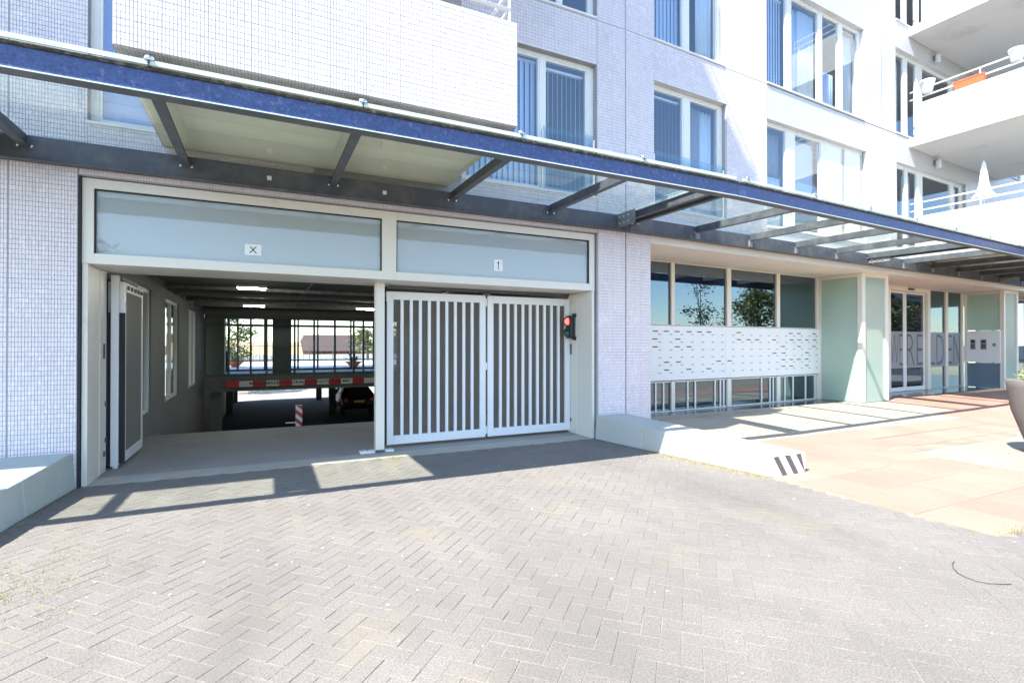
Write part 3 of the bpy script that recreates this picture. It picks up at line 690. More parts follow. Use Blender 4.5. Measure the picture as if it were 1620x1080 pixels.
MB().box(17.725, 17.74, 0.78, D - .1, 2.06, 3.34, FR).build('green_glass_panel', 'green', gb2)
MB().box(17.725, 17.74, 0.78, D - .1, 0.03, 0.90, FR).build('blue_glass_panel', 'bluepanel', gb2)
# door wall
glazing('window', [(10.1, 11.2), (11.3, 12.4)], 9.92, 12.56, 0.024, 3.436, D, bld, 'mwin')
glazing('window', [(15.18, 16.30), (16.48, 17.55)], 14.98, 17.70, 0.024, 3.436, D, bld, 'mwin', fw=0.02)
box('door_header', 'cream', bld, 12.561, 14.979, D - .02, D + .2, 3.30, 3.436, FR)
glazing('window', [(19.0, 20.4), (20.5, 22.0), (22.1, 23.6)], 18.96, 25, 0.024, 3.436, D, bld, 'mwin')
sld = thing('sliding_entrance_door', FR(13.77, D + .1, 0.03), 'pair of glazed sliding doors with frosted lettering band', 'door')
for a, b in ((12.60, 13.60), (13.64, 14.95)):
    mb = MB(); st = 0.08
    mb.box(a, a + st, D + .06, D + .11, 0.03, 3.29, FR); mb.box(b - st, b, D + .06, D + .11, 0.03, 3.29, FR)
    mb.box(a + st, b - st, D + .06, D + .11, 0.03, 0.16, FR); mb.box(a + st, b - st, D + .06, D + .11, 3.23, 3.29, FR)
    lf = mb.build('door_leaf', 'uframe', sld, bev=0.003)
    MB().box(a + st, b - st, D + .08, D + .09, 0.16, 3.23, FR).build('pane', 'mwin', lf)
# frosted band with clear letters standing on it
def band(u0, u1, z0, z1, txt, parent, d):
    for p, q in ((z1 - .05, z1), (z0, z0 + .05)): MB().box(u0, u1, d - .004, d, p, q, FR).build('frosted_stripe', 'frost', parent)
    MB().box(u0, u1, d - .002, d, z0 + .05, z1 - .05, FR).build('frosted_band', 'frost', parent)
    v, f, tw_, th_ = text_mesh(txt, 1.0, width=(u1 - u0) * 0.92, bold=-0.018)
    kz = (z1 - z0 - .16) / th_
    m_ = MB(); m_.add([FR(u0 + (u1 - u0) * .04 + x, d - .006 - zz, z0 + .08 + y * kz) for x, y, zz in v], f); m_.build('lettering', 'gframe', parent)
leaves = [o for o in bpy.data.objects if o.parent == sld]
band(12.68, 13.52, 0.78, 1.98, 'WE', leaves[0], D + .078); band(13.72, 14.87, 0.78, 1.98, 'RE', leaves[1], D + .078)
bandp = thing('lettered_glass_band', FR(16.3, D, .78), 'frosted lettering band on the fixed panes beside the sliding doors', 'lettering')
band(15.2, 16.28, 0.78, 1.98, 'LD', bandp, D + .028); band(16.5, 17.53, 0.78, 1.98, 'EN', bandp, D + .028)
ds = MB().box(13.65, 14.0, D - .06, D - .021, 3.345, 3.40, FR).build('door_sensor', 'black', None, bev=0.01, label='small black motion sensor above the sliding doors', cat='sensor')
# intercom board on the right side wall of the recess
FI = lambda u, d, z: FR(17.72 - d, u, z)      # u = depth, d = towards the camera side
ic = thing('intercom_panel', FI(1.2, 0, 0.93), 'white intercom board with two keypads beside the sliding doors', 'intercom')
MB().box(0.76, D - .1, 0.0, 0.05, 0.92, 2.04, FI).build('board', 'white', ic, bev=0.004)
for a, b in ((1.13, 1.29), (1.44, 1.58)):
    k_ = MB().box(a, b, 0.05, 0.062, 1.38, 1.74, FI).build('keypad', 'steel_grey', ic)
    MB().box(a + .02, b - .02, .062, .066, 1.62, 1.70, FI).build('speaker_grille', 'black', k_)
    MB().box(a + .02, b - .02, .062, .066, 1.42, 1.56, FI).build('button_field', 'steel', k_)
MB().box(0.87, 0.96, 0.05, 0.06, 1.49, 1.60, FI).build('card_reader', 'steel_grey', ic)

# ------------------------------------------------------------------ steel and glass canopy along the building
can = thing('glass_canopy', (4, -1.2, 3.4), 'steel and glass canopy with a blue front beam along the building', 'canopy')
YF = -2.25
def beam_run(F, u0, u1, w0, w1):
    fb = MB().box(u0, u1, YF, YF + 0.10, 3.512, 3.672, F).build('front_beam', 'blue_beam', can)
    MB().box(u0, u1, YF - .012, YF + 0.112, 3.498, 3.511, F).build('lower_flange', 'steel', fb)
    MB().box(u0, u1, YF - .018, YF + 0.118, 3.673, 3.699, F).build('upper_flange', 'beam_dirt', fb)
    MB().box(u0, u1, YF - .0135, YF - .0122, 3.500, 3.511, F).build('flange_edge', 'edge', fb)
    u0, u1 = w0, w1
    wb = MB().box(u0, u1, -0.10, -0.012, 3.475, 3.715, F).build('wall_beam', 'steel', can)
    MB().box(u0, u1, -0.115, -0.01, 3.461, 3.474, F).build('lower_flange', 'steel', wb)
    return fb
beam_run(FA, -9, BX + .061, -9, BX); beam_run(FB, -.061, 22, .003, 22)
def strut(F, u, wd=0.085, splice=False):
    m_ = MB()
    m_.hexa([F(u - wd / 2, YF + .10, 3.575), F(u + wd / 2, YF + .10, 3.575), F(u + wd / 2, -.10, 3.60), F(u - wd / 2, -.10, 3.60),
             F(u - wd / 2, YF + .10, 3.588), F(u + wd / 2, YF + .10, 3.588), F(u + wd / 2, -.10, 3.613), F(u - wd / 2, -.10, 3.613)])
    m_.hexa([F(u - .012, YF + .10, 3.588), F(u + .012, YF + .10, 3.588), F(u + .012, -.10, 3.613), F(u - .012, -.10, 3.613),
             F(u - .012, YF + .10, 3.70), F(u + .012, YF + .10, 3.70), F(u + .012, -.10, 3.725), F(u - .012, -.10, 3.725)])
    o = m_.build('strut', 'steel', can)
    for e in (-.035, .035):
        MB().lathe([(.014, 0), (.014, .012), (.006, .016)], F(u + e * 1.6, -.1, 3.60), 8, axis=(0, -1, 0)).build('bolt', 'chrome', o)
    return o
PIT = 1.61
ua = [-0.79 + PIT * k for k in range(-4, 4)]; ua = [u for u in ua if abs(u + 2.40) > .3]
for u in ua: strut(FA, u)
ub = [1.62 + 1.5 * k for k in range(0, 13)]
SPL = [(FA, -2.37), (FA, BX - .10), (FB, 7.62), (FB, 15.1)]
for u in ub:
    if abs(u - 7.62) > .3 and abs(u - 15.1) > .3: strut(FB, u)
for F, u in SPL:                                # doubled struts where canopy fields meet, with bolted plates
    for e in ((-.16, .16) if not (F is FA and u > 5) else (-.02, .22)):
        s_ = strut(F, u + e, wd=0.075)
    ce = .10 if (F is FA and u > 5) else 0.0
    MB().box(u + ce - .165, u + ce + .165, YF + .13, -.12, 3.702, 3.706, F).build('cover_plate', 'edge', can)
    pl = MB().box(u - .15, u - .138, -.55, -.105, 3.49, 3.71, F).build('splice_plate', 'steel_grey', can)
    for a in range(3):
        for b in range(2):
            c_ = F(u - .151, -.18 - .11 * a, 3.545 + .1 * b)
            MB().lathe([(.017, 0), (.017, .014), (.008, .02)], c_, 8, axis=(-1, 0, 0)).build('bolt', 'chrome', pl)
# glass panes between strut lines
def panes(F, us):
    for a, b in zip(us, us[1:]):
        m_ = MB(); g_ = .008
        za, zc = 3.722, 3.752
        m_.hexa([F(a + g_, YF - .03, za), F(b - g_, YF - .03, za), F(b - g_, -.03, zc), F(a + g_, -.03, zc), F(a + g_, YF - .03, za + .014), F(b - g_, YF - .03, za + .014), F(b - g_, -.03, zc + .014), F(a + g_, -.03, zc + .014)])
        pn = m_.build('glass_pane', 'cglass', can)
        MB().box(a + g_, b - g_, YF - .046, YF - .0305, za - .021, za + .016, F).build('glass_edge', 'edge', pn)
panes(FA, [-0.79 + PIT * k for k in range(-5, 4)] + [BX]); panes(FB, [0.0] + ub)
def clamp(F, u):
    m_ = MB(); m_.lathe([(.0, 0), (.034, 0), (.040, .012), (.034, .026), (.0, .03)], F(u, YF - .02, 3.742), 12)
    m_.lathe([(.012, 0), (.012, .075)], F(u, YF - .02, 3.70), 8); m_.box(u - .03, u + .03, YF - .06, YF + .02, 3.736, 3.744, F)
    m_.build('glass_clamp', 'chrome', can, smooth=False)
for k in range(-4, 4): clamp(FA, -0.79 + PIT * k)
for u in [0.1] + ub: clamp(FB, u)
for u in ub[:]: MB().box(u - .05, u + .05, -.13, -.101, 3.48, 3.60, FB).build('cleat', 'steel_grey', can)
for u in (0.05, 1.45): MB().box(u, u + .05, -.112, -.1, 3.56, 3.61).build('cable_clip', 'signw', can)

# ------------------------------------------------------------------ gates
YG = 0.70
def gate_leaf(parent, F, a, b, d, n, mesh='mesh'):
    z0, z1 = 0.05, 2.35; m_ = MB(); st, rt, rb_ = 0.10, 0.12, 0.13; th = 0.05
    m_.box(a, a + st, d, d + th, z0, z1, F); m_.box(b - st, b, d, d + th, z0, z1, F)
    m_.box(a + st, b - st, d, d + th, z1 - rt, z1, F); m_.box(a + st, b - st, d, d + th, z0, z0 + rb_, F)
    lf = m_.build('gate_leaf', 'white', parent, bev=0.004)
    wdt = (b - a - 2 * st)
    for k in range(n):
        u = a + st + wdt * (k + 0.93) / (n + 0.86) 
        MB().box(u - .022, u + .022, d + .004, d + .040, z0 + rb_, z1 - rt, F).build('bar', 'white', lf)
    MB().box(a + st, b - st, d + .042, d + .046, z0 + rb_, z1 - rt, F).build('mesh_panel', mesh, lf)
    return lf
gate = thing('garage_gate', (3.3, YG, 0), 'closed white barred garage gate of two leaves in the right bay', 'gate')
gate_leaf(gate, FA, 1.68, 3.285, YG, 9); gate_leaf(gate, FA, 3.325, 4.90, YG, 9)
for z in (0.16, 1.2, 2.24): MB().tube([(3.305, YG + .02, z - .06), (3.305, YG + .02, z + .06)], .018).build('hinge', 'white', gate)
MB().box(3.24, 3.37, YG - .03, YG + .08, 2.352, 2.385).build('guide_roller', 'steel', gate)
MB().box(1.62, 1.675, YG - .01, YG + .03, 0.06, 2.2).build('brush_seal', 'rubber', gate)
MB().box(1.7, 4.88, YG + .0, YG + .05, 2.395, 2.44).build('guide_rail', 'steel', gate)
og = thing('folded_garage_gate', (-1.5, 1.5, 0), 'white garage gate folded open against the left wall of the garage', 'gate')
FXo = lambda u, d, z: (-1.63 + d, u, z)
gate_leaf(og, FXo, 1.0, 2.15, 0.0, 9, 'perf')
FXp = lambda u, d, z: (-1.70 - d, u, z)
gate_leaf(og, FXp, 1.0, 2.15, 0.0, 9, 'perf')
MB().box(-1.70, -1.62, 0.90, 0.99, 0.03, 2.42).build('end_stile', 'white', og, bev=.004)
MB().box(-1.618, -1.565, 0.93, 0.985, 0.06, 1.95).build('brush_seal', 'rubber', og); MB().box(-1.775, -1.705, 0.92, 0.96, 0.06, 1.95).build('brush_seal', 'rubber', og)
for k in range(5): MB().box(-1.579, -1.555, 1.15 + .2 * k, 1.19 + .2 * k, 2.26, 2.31).build('hinge_block', 'steel_grey', og)
MB().box(-1.66, -1.60, 1.0, 1.9, 2.37, 2.41).build('guide_arm', 'steel_grey', og)
MB().lathe([(.03, 0), (.03, .05), (.01, .06)], (-1.66, .945, 0.0), 10).build('floor_pivot', 'signw', og)
post = thing('gate_post', (1.52, .45, 0), 'cream steel post between the open bay and the closed gate', 'post')
MB().box(1.46, 1.585, 0.40, 0.52, 0.012, 2.438).build('column', 'cream', post, bev=0.005)
bp_ = MB().box(1.25, 1.73, 0.43, 0.56, 0.003, 0.03).build('base_plate', 'white', post, bev=.004)
for x in (1.29, 1.36, 1.66, 1.70): MB().lathe([(.012, 0), (.012, .016), (.005, .02)], (x, .48, .03), 8).build('bolt', 'chrome', bp_)
MB().box(1.455, 1.59, .395, .399, .013, .05).build('foot_fitting', 'steel', post)
# ------------------------------------------------------------------ traffic light on the right jamb
tl_ = thing('traffic_light', (4.86, .60, 1.62), 'small two-lamp traffic light showing red beside the closed gate', 'traffic light')
m_ = MB(); m_.box(4.80, 4.895, .52, .70, 1.66, 2.06); m_.build('housing', 'black', tl_, bev=.03)
for z, mt, nm in ((1.955, 'redlamp', 'red_lamp'), (1.765, 'greenlamp', 'green_lamp')):
    ln = MB().lathe([(.066, 0), (.066, .012), (.045, .026), (.0, .032)], (4.80, .61, z), 20, axis=(-0.55, -0.83, 0)).build(nm, mt, tl_, smooth=True)
    m_ = MB()
    for k in range(9):
        a0, a1 = math.pi * k / 9, math.pi * (k + 1) / 9
        ax = Vector((-0.55, -0.83, 0)); sx = Vector((0.83, -0.55, 0))
        P = lambda a, t, r: Vector((4.80, .61, z)) + sx * (math.cos(a) * r) + Vector((0, 0, math.sin(a) * r)) + ax * t
        m_.hexa([P(a0, -.02, .070), P(a1, -.02, .070), P(a1, .075, .070), P(a0, .075, .070), P(a0, -.02, .078), P(a1, -.02, .078), P(a1, .075, .078), P(a0, .075, .078)])
    m_.build('visor', 'black', tl_)
MB().lathe([(.09, 0), (.09, .03)], (4.815, .615, 1.955), 16, axis=(-0.55, -0.83, 0)).build('lamp_rim', 'black', tl_); MB().lathe([(.09, 0), (.09, .03)], (4.815, .615, 1.765), 16, axis=(-0.55, -0.83, 0)).build('lamp_rim', 'black', tl_)
for z in (1.66, 2.06): MB().box(4.86, 4.91, .50, .58, z - .03, z + .03).build('bracket', 'black', tl_, bev=.01)

# ------------------------------------------------------------------ lane plates on the transom glass
def plate(x0, x1, z0, z1, txt, label):
    o = thing('lane_sign', ((x0 + x1) / 2, Y0 + .04, z0), label, 'sign')
    MB().box(x0, x1, Y0 + .034, Y0 + .0445, z0, z1).build('plate', 'signw', o)
    xm = (x0 + x1) / 2
    if txt == 'arrow':
        h_ = z1 - z0; zb_ = z0 + h_ * .14; zt_ = z1 - h_ * .13; yy = Y0 + .0325
        MB().box(xm - .006, xm + .006, yy, yy + .0012, zb_, zt_ - .03).build('arrow_stem', 'stripe', o)
        m_ = MB(); m_.add([(xm - .02, yy, zt_ - .035), (xm + .02, yy, zt_ - .035), (xm, yy, zt_), (xm - .02, yy + .0012, zt_ - .035), (xm + .02, yy + .0012, zt_ - .035), (xm, yy + .0012, zt_)], [(0, 1, 2), (5, 4, 3), (0, 3, 4, 1), (1, 4, 5, 2), (2, 5, 3, 0)])
        m_.build('arrow_head', 'black', o); return o
    v, f, tw_, th_ = text_mesh(txt, 1.0); k = (z1 - z0) * .62 / th_; W_ = tw_ * k
    m_ = MB(); m_.add([(xm - W_ / 2 + a * k, Y0 + .0325, z0 + (z1 - z0) * .19 + b * k) for a, b, c in v], f); m_.build('lettering', 'black', o)
plate(-0.195, -0.01, 2.655, 2.79, 'X', 'small white plate with a black X above the open bay')
plate(3.155, 3.30, 2.665, 2.84, 'arrow', 'small white plate with an upright arrow above the closed gate')

# ------------------------------------------------------------------ low walls either side of the drive
def low_wall(name, sgn, x_in, label, mat):
    """tapering low wall: inner face x_in + slant*y, height falls from .39 to .24 towards the front"""
    wth = 0.62 if sgn > 0 else 1.4; o = None; ys = [0.0, -1.02, -1.50, -2.96]
    fx = lambda y: x_in + (-0.14 if sgn > 0 else 0.095) * y
    hz = lambda y: 0.39 + 0.05 * y
    th = thing(name, (x_in + sgn * .3, -1.4, 0), label, 'low wall')
    for a, b in zip(ys, ys[1:]):
        a_, b_ = a - (.002 if a < 0 else -.0), b + .002; s = sgn
        xa, xb = fx(a_), fx(b_); lean = 0.03 * s
        y0, y1 = (a_ if a < 0 else -0.012), b_
        c = [(xa, y0, 0), (xb, y1, 0), (xb + s * wth, y1, 0), (xa + s * wth, y0, 0), (xa + lean, y0, hz(a_)), (xb + lean, y1, hz(b_)), (xb + s * wth, y1, hz(b_)), (xa + s * wth, y0, hz(a_))]
        m_ = MB(); m_.hexa(c if s < 0 else [c[3], c[2], c[1], c[0], c[7], c[6], c[5], c[4]]); m_.build('wall_block', mat, th, bev=0.012)
    return th
low_wall('low_wall', -1, -1.80, 'low grey-green wall at the left of the driveway with sun patches on top', 'lowwall')
lw = low_wall('low_wall', 1, 4.93, 'low pale wall between driveway and entrance pavement with striped end', 'lowwallw')
xe = 4.93 + .14 * 2.96
FE = lambda u, d, z: (xe + u, -2.962 - d, z)
m_ = MB(); m_.box(0.03, 0.60, 0, .004, 0.0, .242, FE); m_.build('end_plate', 'signw', lw)
for k in range(3):
    a = 0.03 + 0.20 * k; m_ = MB(); t_ = 0.09; sl_ = -0.17
    pts = [(a + .16 + .0, .005), (a + .16 + t_, .005), (a + t_, .238), (a, .238)]
    pts = [(min(max(p, .032), .598), q) for p, q in pts]
    m_.hexa([FE(p, .0045, q) for p, q in pts] + [FE(p, .0065, q) for p, q in pts]); m_.build('stripe', 'stripe', lw)

# ------------------------------------------------------------------ inside the garage
hb = thing('height_bar', (1.5, 13.35, .06), 'red and white height limit bar hanging at the deck edge', 'height bar')
for k in range(13):
    x = -1.14 + 0.425 * k
    MB().box(x, x + .425, 13.32, 13.37, .07, .275).build('segment', 'red' if k % 2 == 0 else 'signw', hb)
v, f, tw_, th_ = text_mesh('MAXIMALE DOORRIJHOOGTE 2.00 MT', 1.0, width=3.42, bold=0.02)
m_ = MB(); m_.add([(-0.39 + a, 13.317, .115 + b * .115 / th_) for a, b, c in v], f); m_.build('lettering', 'black', hb)
for x in (-.9, 1.5, 3.8): MB().tube([(x, 13.36, .27), (x, 13.44, .36)], .012).build('hanger', 'steel', hb)
wp = thing('hazard_marker', (.66, 3.95, 0), 'small red and white striped hazard marker at the ramp edge', 'marker')
MB().box(.60, .72, 3.95, 3.97, -.08, .36).build('board', 'signw', wp)
for k in range(3):
    z = -.07 + .165 * k; pts = [(.60, z + .10), (.72, z), (.72, min(z + .085, .36)), (.60, min(z + .185, .36))]
    m_ = MB(); m_.hexa([(a, 3.949, b) for a, b in pts] + [(a, 3.946, b) for a, b in pts]); m_.build('stripe', 'red', wp)
MB().box(.42, .60, 3.955, 3.965, .01, .03).build('arm', 'signw', wp)
for (x, y, L_, lab) in ((-.42, 4.15, .48, 'lit strip light on the garage ceiling nearest the gate'), (-.46, 9.2, .52, 'lit strip light at left before the deck windows'), (2.6, 9.2, .6, 'lit strip light at right before the deck windows'), (3.4, 4.15, .5, 'lit strip light behind the closed gate')):
    z = 2.66
    t_ = thing('strip_light', (x + L_ / 2, y, z), lab, 'ceiling light', 'strip lights on the garage ceiling')
    MB().box(x - .03, x + L_ + .03, y - .06, y + .06, z - .01, z + .035).build('fitting', 'signw', t_)
    MB().box(x, x + L_, y - .035, y + .035, z - .04, z - .011).build('tube', 'led', t_, bev=.01)

def car(loc, rz, label):
    t = thing('car', loc, label, 'car'); c_, s__ = math.cos(rz), math.sin(rz)
    FC = lambda u, d, z: (loc[0] + u * c_ - d * s__, loc[1] + u * s__ + d * c_, loc[2] + z)   # d forward, u right
    prof = [(-2.05, .32), (-2.12, .55), (-2.08, .86), (-1.86, .98), (-1.30, 1.42), (-.2, 1.50), (.65, 1.42), (1.25, .98), (1.95, .84), (2.12, .6), (2.1, .32)]
    hw = [.80, .84, .85, .84, .62, .60, .62, .82, .80, .76, .76]
    m_ = MB(); n = len(prof)
    vs = [FC(sg * h_, d, z) for sg in (-1, 1) for (d, z), h_ in zip(prof, hw)]
    base = [FC(sg * .8, d, .30) for sg in (-1, 1) for d, z in prof]
    fs = [(i, i + 1, n + i + 1, n + i) for i in range(n - 1)] + [tuple(range(n))[::-1], tuple(range(n, 2 * n))]
    m_.add(vs, fs); m_.build('body', 'carpaint', t, bev=.04)
    m_ = MB(); m_.add([FC(-.60, -1.86, 1.0), FC(.60, -1.86, 1.0), FC(.50, -1.33, 1.40), FC(-.50, -1.33, 1.40)], [(0, 1, 2, 3)])
    m_.v = [(p[0] - .012 * -s__ * -1, p[1] - .02 * c_, p[2] + .012) for p in m_.v]; m_.build('rear_window', 'darkglass', t)
    MB().box(-.26, .26, -2.135, -2.12, .66, .77, FC).build('number_plate', 'plate', t)
    for sg in (-1, 1):
        MB().box(sg * .68 - .12, sg * .68 + .12, -2.13, -2.0, .72, .88, FC).build('tail_light', 'red', t, bev=.02)
        for d in (-1.3, 1.35):
            wh = MB().lathe([(.31, -.1), (.32, -.06), (.32, .06), (.31, .1)], FC(sg * .74, d, .32), 18, axis=(c_, s__, 0)).build('wheel', 'rubber', t)
            MB().lathe([(.19, -.108), (.19, .108)], FC(sg * .74, d, .32), 12, axis=(c_, s__, 0)).build('rim', 'steel_grey', wh)
    for sg in (-1, 1): MB().box(sg * .95 - .09, sg * .95 + .09, .35, .45, .95, 1.08, FC).build('mirror', 'carpaint', t, bev=.02)
    return t
car((4.5, 22.6, -2.1), 0.02, 'black car with yellow number plate parked below the deck')
car((7.4, 23.0, -2.1), 0.0, 'black car parked below the deck behind the closed gate')

# ------------------------------------------------------------------ blinds and curtains behind the windows
def blind(F, u0, u1, z0, z1, d, n, mat, label, ang=0.0, group='vertical blinds in the upper windows'):
    t = thing('vertical_blind', F((u0 + u1) / 2, d, z0), label, 'blind', group)
    MB().box(u0, u1, d - .02, d + .03, z1 - .04, z1, F).build('headrail', 'uframe', t)
    w_ = (u1 - u0) / n; ca, sa = math.cos(ang), math.sin(ang)
    for k in range(n):
        c = u0 + w_ * (k + .5); h = w_ * .53
        a_ = ang + random.uniform(-.06, .06); ca, sa = math.cos(a_), math.sin(a_)
        c8 = []
        for z in (z0, z1 - .04):
            for (p, q) in ((-h, -.002), (h, -.002), (h, .002), (-h, .002)): c8.append(F(c + p * ca - q * sa, d + p * sa + q * ca, z))
        MB().hexa(c8).build('slat', mat, t)
    return t
def curtain(F, u0, u1, z0, z1, d, mat, label, waves=6, amp=.03):
    n = waves * 6; m_ = MB(); vs = []
    for k in range(n + 1):
        u = u0 + (u1 - u0) * k / n; y = d + amp * math.sin(2 * math.pi * k / 6) + random.uniform(-.004, .004)
        vs += [F(u, y, z0), F(u, y, z1), F(u, y + .004, z0), F(u, y + .004, z1)]
    fs = []
    for k in range(n):
        a, b = 4 * k, 4 * k + 4; fs += [(a, b, b + 1, a + 1), (a + 2, a + 3, b + 3, b + 2), (a + 1, b + 1, b + 3, a + 3), (a, a + 2, b + 2, b)]
    m_.add(vs, fs); return m_.build('curtain', mat, smooth=True, label=label, cat='curtain', group='curtains in the upper windows')
Z1a, Z1b, Z2a, Z2b = FL1 + .05, 6.10, FL2 + .05, 9.02
blind(FA, 2.7, 3.95, Z1a, Z1b, .24, 13, 'slat_blue', 'closed blue vertical blind in the window right of the tiled balcony', ang=.5)
blind(FA, 4.06, 4.85, Z1a, Z1b - .05, .24, 9, 'slat_cream', 'open cream vertical blind in the window right of the tiled balcony', ang=1.05)
blind(FA, -1.64, -.62, Z1a, Z1b, .24, 10, 'slat_deep', 'deep blue blind in the window left of the tiled balcony', ang=.3)
blind(FB, .75, 1.5, Z1a, Z1b, .24, 8, 'slat_deep', 'deep blue vertical blind in the lower window above the canopy splice', ang=.8)
curtain(FB, 1.67, 2.1, Z1a, Z1b, .26, 'curtain_g', 'grey curtain in the lower window above the canopy splice', 5)
curtain(FB, 2.05, 2.45, Z1a, Z1b, .29, 'curtain', 'pale curtain in the lower window above the canopy splice', 4)
blind(FB, .75, 1.5, Z2a, Z2b, .24, 8, 'slat_blue', 'blue vertical blind in the upper window above the canopy splice', ang=.25)
curtain(FB, 2.0, 2.42, Z2a, Z2b, .26, 'curtain', 'pale curtain in the upper window above the canopy splice', 4)
blind(FA, 2.7, 3.6, Z2a, Z2b, .24, 8, 'slat_blue', 'blue blind in the window at the top edge of the picture', ang=.3)
blind(FA, 3.7, 4.3, Z2a, Z2b, .24, 6, 'slat_deep', 'dark blue blind in the window at the top edge of the picture', ang=.6)
# wide windows further right
curtain(FB, 3.9, 4.6, Z1a, 5.15, .26, 'curtain', 'white half curtain at the left of the wide lower window', 8, .02)
MB().tube([FB(3.88, .25, 5.16), FB(4.6, .25, 5.16)], .012).build('curtain_rod', 'steel', label='dark rod carrying the white half curtain', cat='curtain rod')
curtain(FB, 3.9, 4.6, 5.2, Z1b, .30, 'curtain_g', 'grey upper curtain at the left of the wide lower window', 7)
MB().box(4.92, 5.84, .27, .275, 4.7, Z1b, FB).build('roller_blind', 'slat_blue', label='blue roller blind in the wide lower window', cat='blind', bev=.001)
blind(FB, 3.9, 4.62, Z2a, Z2b, .24, 8, 'slat_blue', 'blue vertical blind at the left of the wide upper window', ang=.3)
curtain(FB, 4.82, 5.25, Z2a, Z2b, .28, 'slat_blue', 'blue curtain in the second pane of the wide upper window', 4)
curtain(FB, 5.2, 5.8, Z2a, Z2b, .24, 'curtain', 'pale curtain in the second pane of the wide upper window', 7)
curtain(FB, 6.2, 6.6, Z2a, Z2a + .9, .26, 'slat_blue', 'blue low curtain in the third pane of the wide upper window', 5)
curtain(FB, 6.95, 7.42, Z2a, Z2b, .28, 'curtain', 'pale curtain in the last pane of the wide upper window', 5)
curtain(FB, 9.85, 10.25, Z1a, Z1b, .28, 'curtain', 'pale curtain behind the lower right balcony door', 4)
curtain(FB, 9.4, 9.62, Z2a, Z2b, .28, 'curtain', 'pale curtain behind the upper right balcony door', 3)

# ------------------------------------------------------------------ things on the right hand balconies
def bucket(p, r0, r1, h, mat, name, label, cat, rim=True):
    t = thing(name, p, label, cat)
    MB().lathe([(r0, 0), (r0 * 1.02, .01), (r1 * .97, h * .85), (r1, h * .86), (r1, h), (r1 * .88, h), (r1 * .86, h * .9), (0, h * .88)], p, 20).build('pot', mat, t, smooth=True)
    MB().lathe([(r1 * .84, 0), (r1 * .5, .03), (0, .035)], (p[0], p[1], p[2] + h * .9), 14).build('filling', 'soil', t); return t
bucket(FB(9.68, -.40, 7.97), .10, .16, .30, 'signw', 'plant_pot', 'white round pot hung on the middle balcony rail near the wall', 'pot')
bucket(FB(9.68, -2.1, 7.97), .10, .15, .26, 'signw', 'plant_pot', 'white round pot at the outer end of the middle balcony rail', 'pot')
tr_ = thing('flower_trough', FB(9.70, -1.25, 7.76), 'orange flower trough on the middle right balcony parapet', 'trough')
m_ = MB()
ta, tb, tc, td = 9.60, 9.78, -1.55, -.95
m_.hexa([FB(ta + .03, tc + .03, 7.755), FB(tb - .03, tc + .03, 7.755), FB(tb - .03, td - .03, 7.755), FB(ta + .03, td - .03, 7.755), FB(ta, tc, 7.92), FB(tb, tc, 7.92), FB(tb, td, 7.92), FB(ta, td, 7.92)])
m_.build('trough', 'orange', tr_); MB().box(ta - .01, tb + .01, tc - .01, td + .01, 7.921, 7.945, FB).build('rim', 'orange', tr_)
ps = thing('closed_parasol', FB(10.3, -1.3, 4.0), 'closed white parasol standing on the lower right balcony', 'parasol')
pc = FB(10.3, -1.3, 4.0)
MB().tube([pc, (pc[0], pc[1], 6.05)], .02).build('pole', 'uframe', ps)
m_ = MB(); prof = [(.015, 2.02), (.035, 1.95), (.06, 1.7), (.075, 1.5), (.11, 1.3), (.19, 1.17), (.12, 1.13), (.03, 1.15)]
N_ = 16
m_.add([(pc[0] + r * (1 + .25 * (j % 2)) * math.cos(2 * math.pi * j / N_), pc[1] + r * (1 + .25 * (j % 2)) * math.sin(2 * math.pi * j / N_), 4.0 + h) for r, h in prof for j in range(N_)],
       [(i * N_ + j, i * N_ + (j + 1) % N_, (i + 1) * N_ + (j + 1) % N_, (i + 1) * N_ + j) for i in range(len(prof) - 1) for j in range(N_)]); m_.build('canopy', 'signw', ps)
for z, lab in ((6.35, 'wall lantern under the middle right balcony'), (9.22, 'wall lantern under the upper right balcony')):
    p = FB(11.0, -.11, z); t = thing('wall_lantern', p, lab, 'lantern')
    MB().box(10.95, 11.05, -.04, -.002, z + .1, z + .22, FB).build('back_plate', 'steel_grey', t)
    MB().tube([FB(11.0, -.02, z + .2), FB(11.0, -.11, z + .26)], .012).build('arm', 'steel', t)
    MB().lathe([(.05, 0), (.065, .02), (.065, .2), (.02, .26)], p, 10).build('shade', 'curtain', t)
def chair(p, label):
    t = thing('balcony_chair', p, label, 'chair'); x, y, z = p
    MB().box(x - .22, x + .22, y - .22, y + .22, z + .43, z + .46).build('seat', 'black', t); MB().box(x + .18, x + .21, y - .22, y + .22, z + .5, z + .92).build('backrest', 'black', t)
    for a in (-.2, .2):
        for b in (-.2, .2): MB().tube([(x + a, y + b, z), (x + a, y + b, z + .44)], .014).build('leg', 'black', t)
chair(FB(13.2, -1.2, 4.0), 'dark chair on the lower right balcony behind the rails'); chair(FB(12.6, -1.6, 6.91), 'dark chair on the middle right balcony behind the rails')

